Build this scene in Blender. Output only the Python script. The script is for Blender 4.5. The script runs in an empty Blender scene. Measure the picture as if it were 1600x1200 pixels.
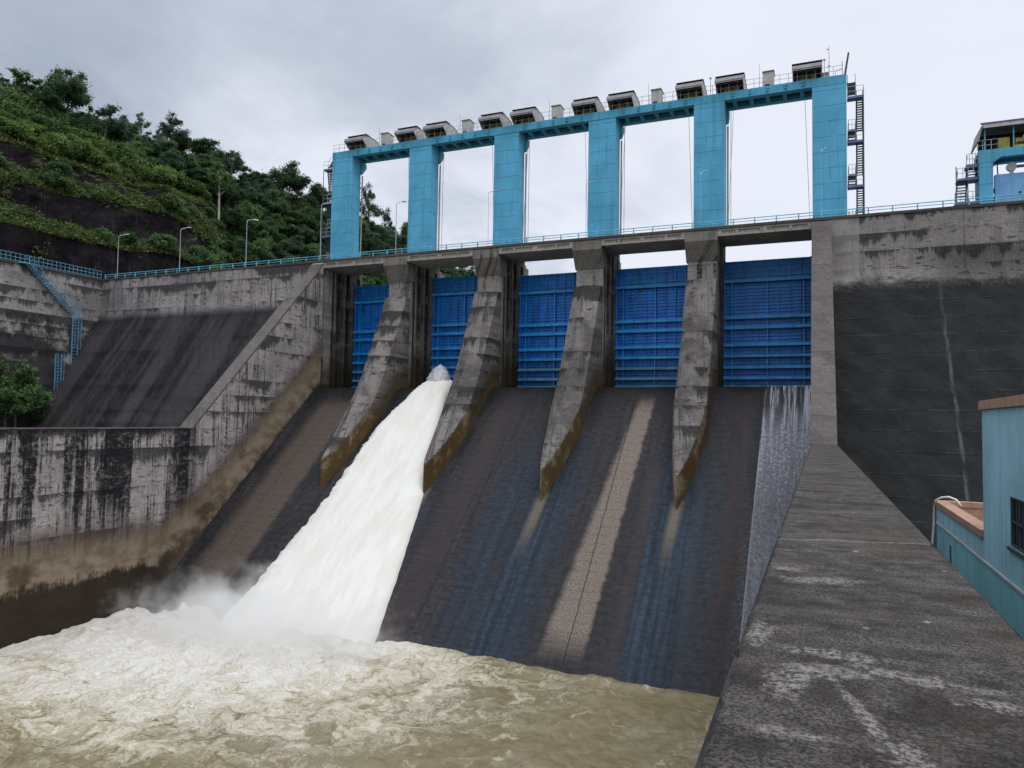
import bpy, math, random
import numpy as np
from mathutils import Vector, Matrix, noise as mn
from mathutils.bvhtree import BVHTree
random.seed(7); rng = np.random.default_rng(7)
scene = bpy.context.scene
COL = scene.collection
R = math.radians
# ------------------------------------------------------------------ site dimensions (metres, crest level z = 0, downstream face y = 0)
S = 12.0                    # bay pitch
PA, WP = 0.618, 2.982       # pier offset, width
XW0, WW = 0.522, 1.648      # right training wall
XL = -56.325                # left training wall inner face
ZW, YW = -21.08, -20.04     # training wall top level, foot of its sloped coping
CS, CZ = 0.892, -15.327     # chute slope
SILL = -16.05
WAT = -37.55
YG0, ZG, GA, WC = 5.29, 16.02, 0.564, 3.232
def pier_x(k): return -S * k + PA
def chute_z(y):
    a, b, k = SILL - 0.05, CZ + CS * y, 0.9
    h = max(k - abs(a - b), 0) / k
    return min(a, b) - h * h * k * 0.25

# ------------------------------------------------------------------ mesh builder
class MB:
    def __init__(self): self.v = []; self.f = []
    def face_grid(self, rows):
        n = len(rows[0]); o = len(self.v)
        for r in rows: self.v += [tuple(p) for p in r]
        for i in range(len(rows) - 1):
            for j in range(n - 1):
                a = o + i * n + j
                self.f.append((a, a + 1, a + n + 1, a + n))
        return self
    def box(self, x0, x1, y0, y1, z0, z1):
        o = len(self.v)
        self.v += [(x0,y0,z0),(x1,y0,z0),(x1,y1,z0),(x0,y1,z0),(x0,y0,z1),(x1,y0,z1),(x1,y1,z1),(x0,y1,z1)]
        self.f += [tuple(o+i for i in q) for q in ((0,3,2,1),(4,5,6,7),(0,1,5,4),(1,2,6,5),(2,3,7,6),(3,0,4,7))]
        return self
    def prism(self, pts, lo, hi, axis):
        """extrude a polygon; axis 'x': pts are (y,z); 'y': (x,z); 'z': (x,y)"""
        o = len(self.v); n = len(pts)
        def mk(p, t): return {'x': (t, p[0], p[1]), 'y': (p[0], t, p[1]), 'z': (p[0], p[1], t)}[axis]
        self.v += [mk(p, lo) for p in pts] + [mk(p, hi) for p in pts]
        self.f.append(tuple(o + i for i in reversed(range(n)))); self.f.append(tuple(o + n + i for i in range(n)))
        for i in range(n):
            j = (i + 1) % n
            self.f.append((o + i, o + j, o + n + j, o + n + i))
        return self
    def tube(self, pts, r, n=6, r2=None):
        pts = [Vector(p) for p in pts]; m = len(pts); o = len(self.v)
        for i, p in enumerate(pts):
            d = (pts[min(i+1, m-1)] - pts[max(i-1, 0)]).normalized()
            up = Vector((0,0,1)) if abs(d.z) < .9 else Vector((1,0,0))
            a = d.cross(up).normalized(); b = d.cross(a)
            rr = r if r2 is None else r + (r2 - r) * i / (m - 1)
            for k in range(n):
                t = 2 * math.pi * k / n
                self.v.append(tuple(p + a * math.cos(t) * rr + b * math.sin(t) * rr))
        for i in range(m - 1):
            for k in range(n):
                k2 = (k + 1) % n
                self.f.append((o+i*n+k, o+i*n+k2, o+(i+1)*n+k2, o+(i+1)*n+k))
        self.f.append(tuple(o + k for k in range(n))); self.f.append(tuple(o + (m-1)*n + k for k in reversed(range(n))))
        return self
    def ball(self, c, r, n=8, sz=1.0):
        rows = []
        for i in range(n // 2 + 1):
            t = math.pi * i / (n // 2)
            rows.append([(c[0] + r*math.sin(t)*math.cos(2*math.pi*j/n), c[1] + r*math.sin(t)*math.sin(2*math.pi*j/n), c[2] + r*sz*math.cos(t)) for j in range(n + 1)])
        return self.face_grid(rows)
    def build(self, name, mat, parent=None, smooth=False, bevel=0.0):
        off = Vector((0,0,0)); p = parent
        while p is not None: off += p.location; p = p.parent
        me = bpy.data.meshes.new(name)
        me.from_pydata([(a-off.x, b-off.y, c-off.z) for a, b, c in self.v], [], self.f)
        import bmesh
        bm = bmesh.new(); bm.from_mesh(me); bmesh.ops.recalc_face_normals(bm, faces=bm.faces); bm.to_mesh(me); bm.free()
        me.materials.append(mat)
        if smooth:
            for q in me.polygons: q.use_smooth = True
        o = bpy.data.objects.new(name, me); COL.objects.link(o)
        if parent is not None: o.parent = parent
        if bevel:
            b = o.modifiers.new('bevel', 'BEVEL'); b.width = bevel; b.segments = 2; b.limit_method = 'ANGLE'; b.angle_limit = R(40)
        return o
def tag(o, label, cat, group=None):
    o['label'] = label; o['category'] = cat
    if group: o['group'] = group
    return o
def thing(name, loc, label, cat, group=None):
    o = bpy.data.objects.new(name, None); COL.objects.link(o); o.location = loc; o.empty_display_size = .3
    return tag(o, label, cat, group)
def kids(o): return [c for c in bpy.data.objects if c.parent is o]
def copy_tree(o, parent=None):
    c = o.copy(); COL.objects.link(c); c.parent = parent
    for ch in kids(o): copy_tree(ch, c)
    return c
def mesh_np(name, V, F, mat, parent=None, smooth=False):
    me = bpy.data.meshes.new(name)
    V = np.asarray(V, np.float32); F = np.asarray(F, np.int32); n, k = F.shape
    me.vertices.add(len(V)); me.vertices.foreach_set('co', V.ravel())
    me.loops.add(n*k); me.loops.foreach_set('vertex_index', F.ravel())
    me.polygons.add(n); me.polygons.foreach_set('loop_start', np.arange(0, n*k, k, dtype=np.int32))
    me.polygons.foreach_set('loop_total', np.full(n, k, np.int32))
    me.polygons.foreach_set('use_smooth', np.full(n, smooth, bool))
    me.update(calc_edges=True); me.materials.append(mat)
    o = bpy.data.objects.new(name, me); COL.objects.link(o)
    if parent is not None: o.parent = parent
    return o
def grid_np(name, P, mat, parent=None, smooth=True):
    P = np.asarray(P, np.float32); h, w, _ = P.shape
    i = np.arange(h*w).reshape(h, w)
    F = np.stack([i[:-1,:-1], i[:-1,1:], i[1:,1:], i[1:,:-1]], -1).reshape(-1, 4)
    return mesh_np(name, P.reshape(-1, 3), F, mat, parent, smooth)

# ------------------------------------------------------------------ node helper
class N:
    def __init__(self, name):
        self.mat = bpy.data.materials.new(name); self.mat.use_nodes = True
        self.t = self.mat.node_tree; self.t.nodes.clear()
        self.out = self.t.nodes.new('ShaderNodeOutputMaterial')
        g = self.t.nodes.new('ShaderNodeNewGeometry'); self.pos = g.outputs['Position']; self.nor = g.outputs['Normal']
        s = self.t.nodes.new('ShaderNodeSeparateXYZ'); self.t.links.new(self.pos, s.inputs[0])
        self.x, self.y, self.z = s.outputs
    def _set(self, sock, v):
        if isinstance(v, bpy.types.NodeSocket): self.t.links.new(v, sock)
        elif v is not None:
            if isinstance(v, tuple) and len(v) == 3 and sock.type == 'RGBA': v = (*v, 1)
            sock.default_value = v
    def m(self, op, a, b=None, c=None, clamp=False):
        n = self.t.nodes.new('ShaderNodeMath'); n.operation = op; n.use_clamp = clamp
        for i, v in enumerate((a, b, c)): self._set(n.inputs[i], v)
        return n.outputs[0]
    def add(self, a, b): return self.m('ADD', a, b)
    def sub(self, a, b): return self.m('SUBTRACT', a, b)
    def mul(self, a, b): return self.m('MULTIPLY', a, b)
    def vec(self, x, y, z=0.0):
        n = self.t.nodes.new('ShaderNodeCombineXYZ')
        for i, v in enumerate((x, y, z)): self._set(n.inputs[i], v)
        return n.outputs[0]
    def noise(self, v=None, scale=1.0, detail=4.0, rough=.55, dist=0.0, col=False):
        n = self.t.nodes.new('ShaderNodeTexNoise')
        self._set(n.inputs['Vector'], v if v is not None else self.pos)
        self._set(n.inputs['Scale'], scale); n.inputs['Detail'].default_value = detail
        n.inputs['Roughness'].default_value = rough; n.inputs['Distortion'].default_value = dist
        return n.outputs['Color' if col else 'Fac']
    def voro(self, v, scale, feature='F1', out='Distance', rand=1.0):
        n = self.t.nodes.new('ShaderNodeTexVoronoi'); n.feature = feature
        self._set(n.inputs['Vector'], v); n.inputs['Scale'].default_value = scale; n.inputs['Randomness'].default_value = rand
        return n.outputs[out]
    def mr(self, v, a, b, c=0.0, d=1.0, kind='SMOOTHSTEP'):
        n = self.t.nodes.new('ShaderNodeMapRange'); n.interpolation_type = kind; n.clamp = True
        for i, q in enumerate((v, a, b, c, d)): self._set(n.inputs[i], q)
        return n.outputs[0]
    def mix(self, f, a, b, blend='MIX'):
        n = self.t.nodes.new('ShaderNodeMix'); n.data_type = 'RGBA'; n.blend_type = blend
        self._set(n.inputs[0], f); self._set(n.inputs[6], a); self._set(n.inputs[7], b)
        return n.outputs[2]
    def scale_col(self, c, f):
        return self.mix(1.0, c, self.vec(f, f, f), 'MULTIPLY')
    def bump(self, h, strength=.3, dist=.05, normal=None):
        n = self.t.nodes.new('ShaderNodeBump'); n.inputs['Strength'].default_value = strength; n.inputs['Distance'].default_value = dist
        self._set(n.inputs['Height'], h)
        if normal is not None: self._set(n.inputs['Normal'], normal)
        return n.outputs[0]
    def bsdf(self, col, rough=.85, normal=None, metal=0.0, spec=None, alpha=None):
        n = self.t.nodes.new('ShaderNodeBsdfPrincipled')
        self._set(n.inputs['Base Color'], col); self._set(n.inputs['Roughness'], rough); self._set(n.inputs['Metallic'], metal)
        if spec is not None: self._set(n.inputs['Specular IOR Level'], spec)
        if normal is not None: self._set(n.inputs['Normal'], normal)
        if alpha is not None: self._set(n.inputs['Alpha'], alpha)
        self.t.links.new(n.outputs[0], self.out.inputs['Surface'])
        return n
    def uplane(self): return self.add(self.x, self.y)

def plain(name, col, rough=.6, var=.15, metal=0.0, nscale=1.2, dirt=0.0, dirtcol=(.05,.045,.04)):
    n = N(name)
    f = n.noise(scale=nscale, detail=5)
    c = n.mix(n.mr(f, .3, .7), tuple(q*(1-var) for q in col), tuple(min(1, q*(1+var)) for q in col))
    if dirt:
        st = n.noise(n.vec(n.mul(n.uplane(), 3.0), n.mul(n.z, .25), n.sub(n.x, n.y)), 1.0, 5, .6)
        c = n.mix(n.mul(n.mr(st, .5, .72), dirt), c, dirtcol)
    n.bsdf(c, rough, metal=metal)
    return n.mat

def concrete(name, light=(.34,.315,.29), dark=(.035,.034,.036), H=1.6, z0=0.0, band=.6, streak=.6, patch=.4, joint=.6, vj=None,
             zone=None, bumps=.35, soffset=0.0, rough=.9, lo=.42, hi=.66, uy=1.0):
    """poured concrete: lift joints, drip stains under each joint, vertical run-off streaks, biofilm patches, pores"""
    n = N(name); u = n.add(n.x, n.mul(n.y, uy)); w = n.sub(n.x, n.mul(n.y, uy))
    p2 = n.vec(u, n.z, n.mul(w, .5))
    big = n.noise(n.vec(n.mul(u, .12), n.mul(n.z, .16), soffset), 1.0, 4, .6)
    med = n.noise(n.vec(n.mul(u, .55), n.mul(n.z, .9), n.add(n.mul(w, .3), soffset)), 1.0, 6, .65)
    fine = n.noise(n.vec(u, n.mul(n.z, 1.1), w), 7.0, 6, .7)
    board = n.noise(n.vec(n.mul(u, .35), n.mul(n.z, 5.0), w), 1.0, 4, .6)
    base = n.mix(n.mr(med, .3, .72), tuple(q*.72 for q in light), light)
    base = n.mix(n.mul(n.mr(fine, .45, .7), .35), base, tuple(q*.55 for q in light))
    base = n.mix(n.mul(n.mr(board, .5, .75), .25), base, tuple(q*.5 for q in light))
    # lift cell: t = 1 just below a joint, 0 at the bottom of the lift
    wob = n.mul(n.sub(n.noise(n.vec(n.mul(u, .25), n.z, 0.0), 1.0, 2), .5), .10)
    zz = n.m('DIVIDE', n.add(n.sub(n.z, z0), wob), H)
    t = n.m('FRACT', zz); cell = n.m('FLOOR', zz)
    cellr = n.noise(n.vec(n.mul(u, .11), n.mul(cell, 3.17), soffset + 4.0), 1.0, 3)
    drip = n.noise(n.vec(n.mul(u, 3.4), n.mul(n.z, .30), cell), 1.0, 6, .75)
    lump = n.noise(n.vec(n.mul(u, .55), n.mul(cell, 2.3), soffset), 1.0, 4, .65)
    grit = n.noise(n.vec(n.mul(u, 2.2), n.mul(n.z, 3.4), w), 1.0, 6, .75)
    s2v = n.noise(n.vec(n.mul(u, 7.0), n.mul(n.z, .5), cell), 1.0, 4, .7)
    reach = n.add(n.mul(n.mr(drip, .32, .68, 0, 1, 'LINEAR'), .22), n.add(n.mul(n.mr(lump, .36, .64, 0, 1, 'LINEAR'), .82), n.mul(n.mr(cellr, .36, .62, 0, 1, 'LINEAR'), .40)))
    cellh = n.noise(n.vec(n.mul(u, .05), n.mul(cell, 7.3), soffset + 2.0), 1.0, 1)
    reach = n.add(reach, n.mul(n.sub(n.mr(cellh, .34, .66, 0, 1, 'LINEAR'), .5), 1.5))
    bandm = n.mr(n.add(n.add(t, n.mul(n.sub(grit, .5), 1.1)), n.add(reach, n.mul(n.sub(s2v, .5), .75))), 1.46, 1.86)
    # run-off streaks, broken by the lifts and by the grain of the surface
    s1 = n.noise(n.vec(n.mul(u, .95), n.mul(n.z, .05), soffset + 9.0), 1.0, 6, .72)
    s2 = n.noise(n.vec(n.mul(u, 4.5), n.mul(n.z, .12), soffset + 3.0), 1.0, 4, .6)
    st = n.mr(n.add(n.add(n.mul(s1, .62), n.mul(s2, .38)), n.mul(n.sub(grit, .5), .22)), .495, .565)
    st = n.mul(st, n.mr(n.add(n.mul(grit, .5), n.mul(cellr, .6)), .40, .60))
    # short horizontal dashes along the board marks
    hd = n.noise(n.vec(n.mul(u, .55), n.mul(n.z, 3.2), n.add(w, soffset)), 1.0, 5, .7)
    dash = n.mul(n.mr(hd, .53, .60), n.mr(n.add(med, n.mul(n.sub(grit, .5), .4)), .44, .58))
    pt = n.mr(n.add(n.add(n.mul(big, .55), n.mul(med, .35)), n.mul(grit, .10)), lo, hi)
    d = n.m('MAXIMUM', n.m('MAXIMUM', n.mul(bandm, band), n.mul(dash, band)), n.m('MAXIMUM', n.mul(st, streak), n.mul(pt, patch)))
    d = n.mul(d, n.mr(fine, .25, .58, .66, 1.0))
    col = n.mix(d, base, dark)
    col = n.scale_col(col, n.mr(grit, .30, .70, .70, 1.28, 'LINEAR'))
    col = n.scale_col(col, n.mr(n.noise(n.vec(n.mul(u, 6.0), n.mul(n.z, 9.0), w), 1.0, 4, .8), .30, .70, .80, 1.2, 'LINEAR'))
    # joints
    jd = n.m('ABSOLUTE', n.sub(t, .5)); jm = n.mr(jd, .5 - .03/H, .5 - .008/H)
    jm = n.mul(jm, n.mr(n.noise(n.vec(n.mul(u, .8), cell, 1.0), 1.0, 3), .35, .55))
    col = n.mix(n.mul(jm, joint), col, (.02,.02,.02))
    hgt = n.sub(n.add(n.mul(fine, .5), n.mul(board, .5)), n.mul(jm, 1.2))
    if vj:
        tv = n.m('ABSOLUTE', n.sub(n.m('FRACT', n.m('DIVIDE', n.add(u, vj[1]), vj[0])), .5))
        jv = n.mr(tv, .5 - .05/vj[0], .5 - .01/vj[0])
        col = n.mix(n.mul(jv, .6), col, vj[2] if len(vj) > 2 else (.03,.03,.03)); hgt = n.sub(hgt, jv)
    if zone: col = zone(n, col, u, med, fine, s1, s2)
    n.bsdf(col, rough, n.bump(hgt, bumps, .06), spec=.12)
    return n.mat

OCH = (.20,.125,.055); OLIVE = (.055,.042,.018); BLK = (.02,.018,.016)
# stain zones ------------------------------------------------------------------
def zone_left_wall(n, col, u, med, fine, s1, s2):
    g = n.noise(n.vec(n.mul(u, 2.6), n.mul(n.z, 1.6), 0.0), 1.0, 6, .75)
    s0 = n.noise(n.vec(n.mul(u, .36), n.mul(n.z, .018), 21.0), 1.0, 5, .68)
    blk = n.mul(n.mr(n.add(s0, n.mul(n.sub(g, .5), .24)), .50, .57), n.mr(n.y, -18.0, -20.5))
    corner = n.mul(n.mr(n.add(n.y, n.mul(n.sub(n.noise(n.vec(n.mul(u, 1.6), n.mul(n.z, .5), 0.0), 1.0, 6, .75), .5), 5.0)), -22.9, -21.6), n.mr(n.add(n.y, n.mul(n.sub(g, .5), .8)), -19.8, -20.3))
    blk = n.mul(n.m('MAXIMUM', blk, corner), n.mr(n.noise(n.vec(n.mul(u, 1.3), n.mul(n.z, 2.4), 9.0), 1.0, 6, .75), .36, .52, .55, 1.0))
    blk = n.mul(blk, n.mr(n.add(n.z, n.mul(n.sub(s2, .5), 7.0)), -31.0, -27.0))
    topd = n.mul(n.mr(n.add(n.z, n.mul(n.sub(g, .5), 2.4)), ZW - 1.0, ZW - .2), n.mr(n.y, -19.0, -20.5))
    col = n.mix(n.m('MAXIMUM', n.mul(blk, .97), n.mul(topd, .85)), col, (.011,.011,.014))
    # silt and rust tide marks above the water, parallel to the chute where the wall meets it
    edge = n.add(n.z, n.mul(n.sub(med, .5), 2.2))
    edge = n.add(edge, n.mul(n.sub(s2, .5), 1.6))
    surf = n.m('MAXIMUM', n.add(n.mul(n.y, CS), CZ), -36.0)      # chute or water level along the wall
    h = n.sub(edge, surf)
    h = n.add(h, n.mul(n.sub(n.noise(n.vec(n.mul(u, 1.6), n.mul(n.z, .4), 6.0), 1.0, 5, .7), .5), 1.4))
    along = n.mr(n.y, -18.0, -23.0)
    h = n.add(h, n.mul(n.sub(1.0, along), 1.2))
    tan = n.mr(h, 6.4, 3.6); brown = n.mr(h, 7.6, 5.4)
    col = n.mix(n.mul(brown, .80), col, (.070,.047,.034))
    col = n.mix(n.mul(tan, .88), col, n.mix(n.mr(med, .35, .65), (.165,.122,.078), (.285,.235,.170)))
    rust = n.mul(n.mr(n.noise(n.vec(n.mul(u, .22), n.mul(n.z, .3), 2.0), 1.0, 5), .55, .68), n.mr(h, 6.2, 3.5))
    col = n.mix(n.mul(rust, .8), col, (.060,.038,.020))
    far = n.mr(n.y, -17.0, -24.0)
    wet = n.mul(n.mr(h, 2.9, 2.0), far)
    wet2 = n.mul(n.mr(h, 1.9, .6), n.sub(1.0, far))
    col = n.mix(n.mul(n.m('MAXIMUM', wet, wet2), .93), col, (.022,.016,.011))
    return col
def zone_pier(n, col, u, med, fine, s1, s2):
    # silt line: brown flank a couple of metres above the chute, dark just over the water skin
    surf = n.m('MINIMUM', n.add(n.mul(n.y, CS), CZ), SILL)
    h = n.sub(n.add(n.z, n.mul(n.sub(med, .5), 1.6)), surf)
    ol = n.mr(h, 4.2, 1.4)
    col = n.mix(n.mul(ol, .80), col, n.mix(n.mr(n.noise(n.pos, .7, 6, .65), .38, .62), (.034,.027,.013), (.105,.080,.048)))
    # slots hold black run-off
    sg = n.noise(n.vec(n.mul(n.y, 3.0), n.mul(n.z, .22), 1.0), 1.0, 5, .7)
    for a_, b_ in ((1.9, 2.3), (2.85, 3.85), (4.05, 4.40), (4.85, 5.70)):
        f = n.mul(n.mul(n.mr(n.y, a_ - .12, a_ + .06), n.mr(n.y, b_ + .12, b_ - .06)), n.mr(sg, .34, .52))
        col = n.mix(n.mul(f, .85), col, (.014,.014,.013))
    # olive-black tone inside the bay, stronger downward and upstream
    bay_dk = n.mul(n.mr(n.y, .8, 2.6), n.mr(n.z, -9.0, -14.0))
    col = n.mix(n.mul(bay_dk, .75), col, (.030,.028,.016))
    col = n.mix(n.mul(n.mr(h, .7, .1), .8), col, (.03,.02,.012))
    return col
def zone_nose(n, col, u, med, fine, s1, s2):
    # the steep pointed flanks below the capped slope keep the silt colour
    sp = n.t.nodes.new('ShaderNodeSeparateXYZ'); n.t.links.new(n.nor, sp.inputs[0])
    surf = n.m('MINIMUM', n.add(n.mul(n.y, CS), CZ), SILL)
    h = n.sub(n.add(n.z, n.mul(n.sub(med, .5), 1.0)), surf)
    fl = n.mul(n.mr(sp.outputs[2], .20, .12), n.mr(n.add(n.y, n.mul(n.sub(med, .5), 3.0)), -5.2, -7.4))
    lowf = n.mul(n.mr(sp.outputs[2], .20, .12), n.mr(h, 3.6, 1.0))
    col = n.mix(n.mul(lowf, .75), col, (.042,.032,.017))
    tone = n.noise(n.vec(n.mul(n.x, .9), n.mul(n.y, .5), n.mul(n.z, .5)), 1.0, 5, .65)
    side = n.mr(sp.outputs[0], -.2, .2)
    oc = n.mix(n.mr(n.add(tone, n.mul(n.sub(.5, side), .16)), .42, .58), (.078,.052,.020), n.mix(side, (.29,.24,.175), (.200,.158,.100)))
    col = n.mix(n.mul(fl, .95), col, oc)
    tip = n.mr(h, 1.4, .5)
    return n.mix(n.mul(tip, .65), col, (.085,.052,.018))
def zone_slope(n, col, u, med, fine, s1, s2):
    # left overflow-free face: pale run-off ribs follow the fall line
    r = n.noise(n.vec(n.mul(n.x, .42), n.mul(n.y, .05), n.mul(n.z, .03)), 1.0, 5, .6)
    low = n.mr(n.z, -4.4, -6.4)
    dk = n.mix(n.mr(r, .40, .62), (.007,.007,.009), (.036,.034,.037))
    dk = n.mix(n.mul(n.mr(fine, .4, .7), .4), dk, (.008,.008,.010))
    return n.mix(n.mul(n.mul(low, .95), n.mr(n.add(med, n.mul(low, .4)), .3, .5)), col, dk)
def zone_rdam(n, col, u, med, fine, s1, s2):
    low = n.mr(n.add(n.z, n.mul(n.sub(med, .5), 3.2)), -5.6, -7.2)
    low = n.m('MAXIMUM', n.mul(low, n.mr(fine, .3, .55, .6, 1.0)), n.mr(n.add(n.z, n.mul(n.sub(s2, .5), 2.0)), -6.6, -7.4))
    upl = n.mul(n.mr(n.x, 9.0, 12.5), n.mr(n.z, -3.2, -4.2))
    dk = n.mix(n.mr(n.noise(n.vec(n.mul(u, .5), n.mul(n.z, .5), 3.0), 1.0, 8, .72), .32, .70), (.0135,.0150,.0150), (.030,.033,.031))
    dk = n.mix(n.mul(n.mr(fine, .45, .7), .5), dk, (.007,.007,.008))
    t2 = n.m('FRACT', n.m('DIVIDE', n.add(n.z, .25), 1.65)); sf = n.m('MINIMUM', t2, n.sub(1.0, t2))
    ln = n.mul(n.mr(sf, .030, .008), n.mr(n.noise(n.vec(n.mul(u, .6), n.mul(n.z, .3), 1.0), 1.0, 5, .7), .42, .62))
    dk = n.mix(n.mul(ln, .5), dk, (.095,.098,.09))
    dk = n.mix(n.mul(n.mul(n.mr(t2, .88, .97), n.mr(med, .4, .6)), .6), dk, (.006,.006,.007))
    wh = n.mul(n.mr(n.noise(n.pos, 1.9, 5, .7), .68, .78), .4)
    dk = n.mix(wh, dk, (.14,.15,.14))
    # leaking contraction joint with lime bloom
    jx = n.m('ABSOLUTE', n.add(n.sub(n.x, 11.0), n.mul(n.sub(n.noise(n.pos, .5, 5), .5), .35)))
    lime = n.mul(n.mr(jx, .20, .03), n.mr(n.noise(n.vec(n.mul(n.x, 3.0), n.mul(n.z, .5), 0.0), 1.0, 5, .7), .38, .62))
    pan = n.mul(n.mr(n.x, 4.66, 4.58), n.mr(n.z, -6.45, -6.35))
    col = n.mix(n.mul(pan, .5), col, (.33,.31,.29))
    c = n.mix(n.m('MAXIMUM', low, n.mul(upl, .55)), col, dk)
    return n.mix(n.mul(lime, n.mr(n.z, -16.0, -6.0, .34, .12)), c, (.22,.22,.20))
def zone_tiers(n, col, u, med, fine, s1, s2):
    low = n.mr(n.z, -6.3, -6.8); lower = n.mr(n.z, -12.6, -13.2)
    blot = n.mr(n.noise(n.vec(n.mul(n.y, .33), n.mul(n.z, .22), 5.0), 1.0, 5, .6), .42, .56)
    f = n.m('MAXIMUM', n.mul(low, n.mul(blot, .9)), n.mul(lower, .88))
    return n.mix(f, col, (.020,.019,.022))

M = {}
M['left_wall'] = concrete('left_training_wall_concrete', (.42,.385,.365), (.018,.018,.023), 1.75, ZW, .92, 1.0, .40, .5, (13.0, 4.0, (.22,.20,.17)), zone_left_wall, lo=.49, hi=.58)
M['pier'] = concrete('pier_concrete', (.34,.312,.285), (.018,.018,.018), 1.75, -5.2, .45, 1.0, .30, .3, None, zone_pier)
M['nose'] = concrete('pier_nose_concrete', (.245,.224,.209), (.014,.014,.015), 1.85, -5.2, .90, .80, .62, .40, None, zone_nose, lo=.47, hi=.56, uy=.22)
M['deck'] = concrete('deck_concrete', (.42,.39,.345), (.06,.056,.05), 6.0, 3.3, .0, .45, .3, .0)
M['kerb'] = concrete('kerb_concrete', (.12,.11,.105), (.022,.022,.024), 6.0, 3.3, .0, .7, .7, .0)
M['cap'] = concrete('pier_cap_concrete', (.25,.23,.205), (.035,.032,.03), 6.0, 3.3, .0, .85, .40, .0)
M['ldam'] = concrete('dam_face_concrete', (.40,.37,.355), (.024,.023,.026), 1.6, 0, .92, .85, .50, .55, (12.0, 1.0, (.08,.08,.08)), zone_slope, lo=.485, hi=.58)
M['rdam'] = concrete('right_dam_face_concrete', (.33,.305,.285), (.020,.020,.021), 1.65, -.25, .92, .35, .25, .55, (9.0, 5.0, (.05,.05,.05)), zone_rdam)
M['tier'] = concrete('retaining_wall_concrete', (.41,.39,.365), (.024,.023,.027), 1.6, 0, .92, .6, .45, .5, None, zone_tiers, lo=.485, hi=.58)
M['coping'] = concrete('coping_concrete', (.165,.148,.137), (.038,.036,.035), 1.7, -.4, .45, .35, .5, .5, lo=.44, hi=.6)

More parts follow.
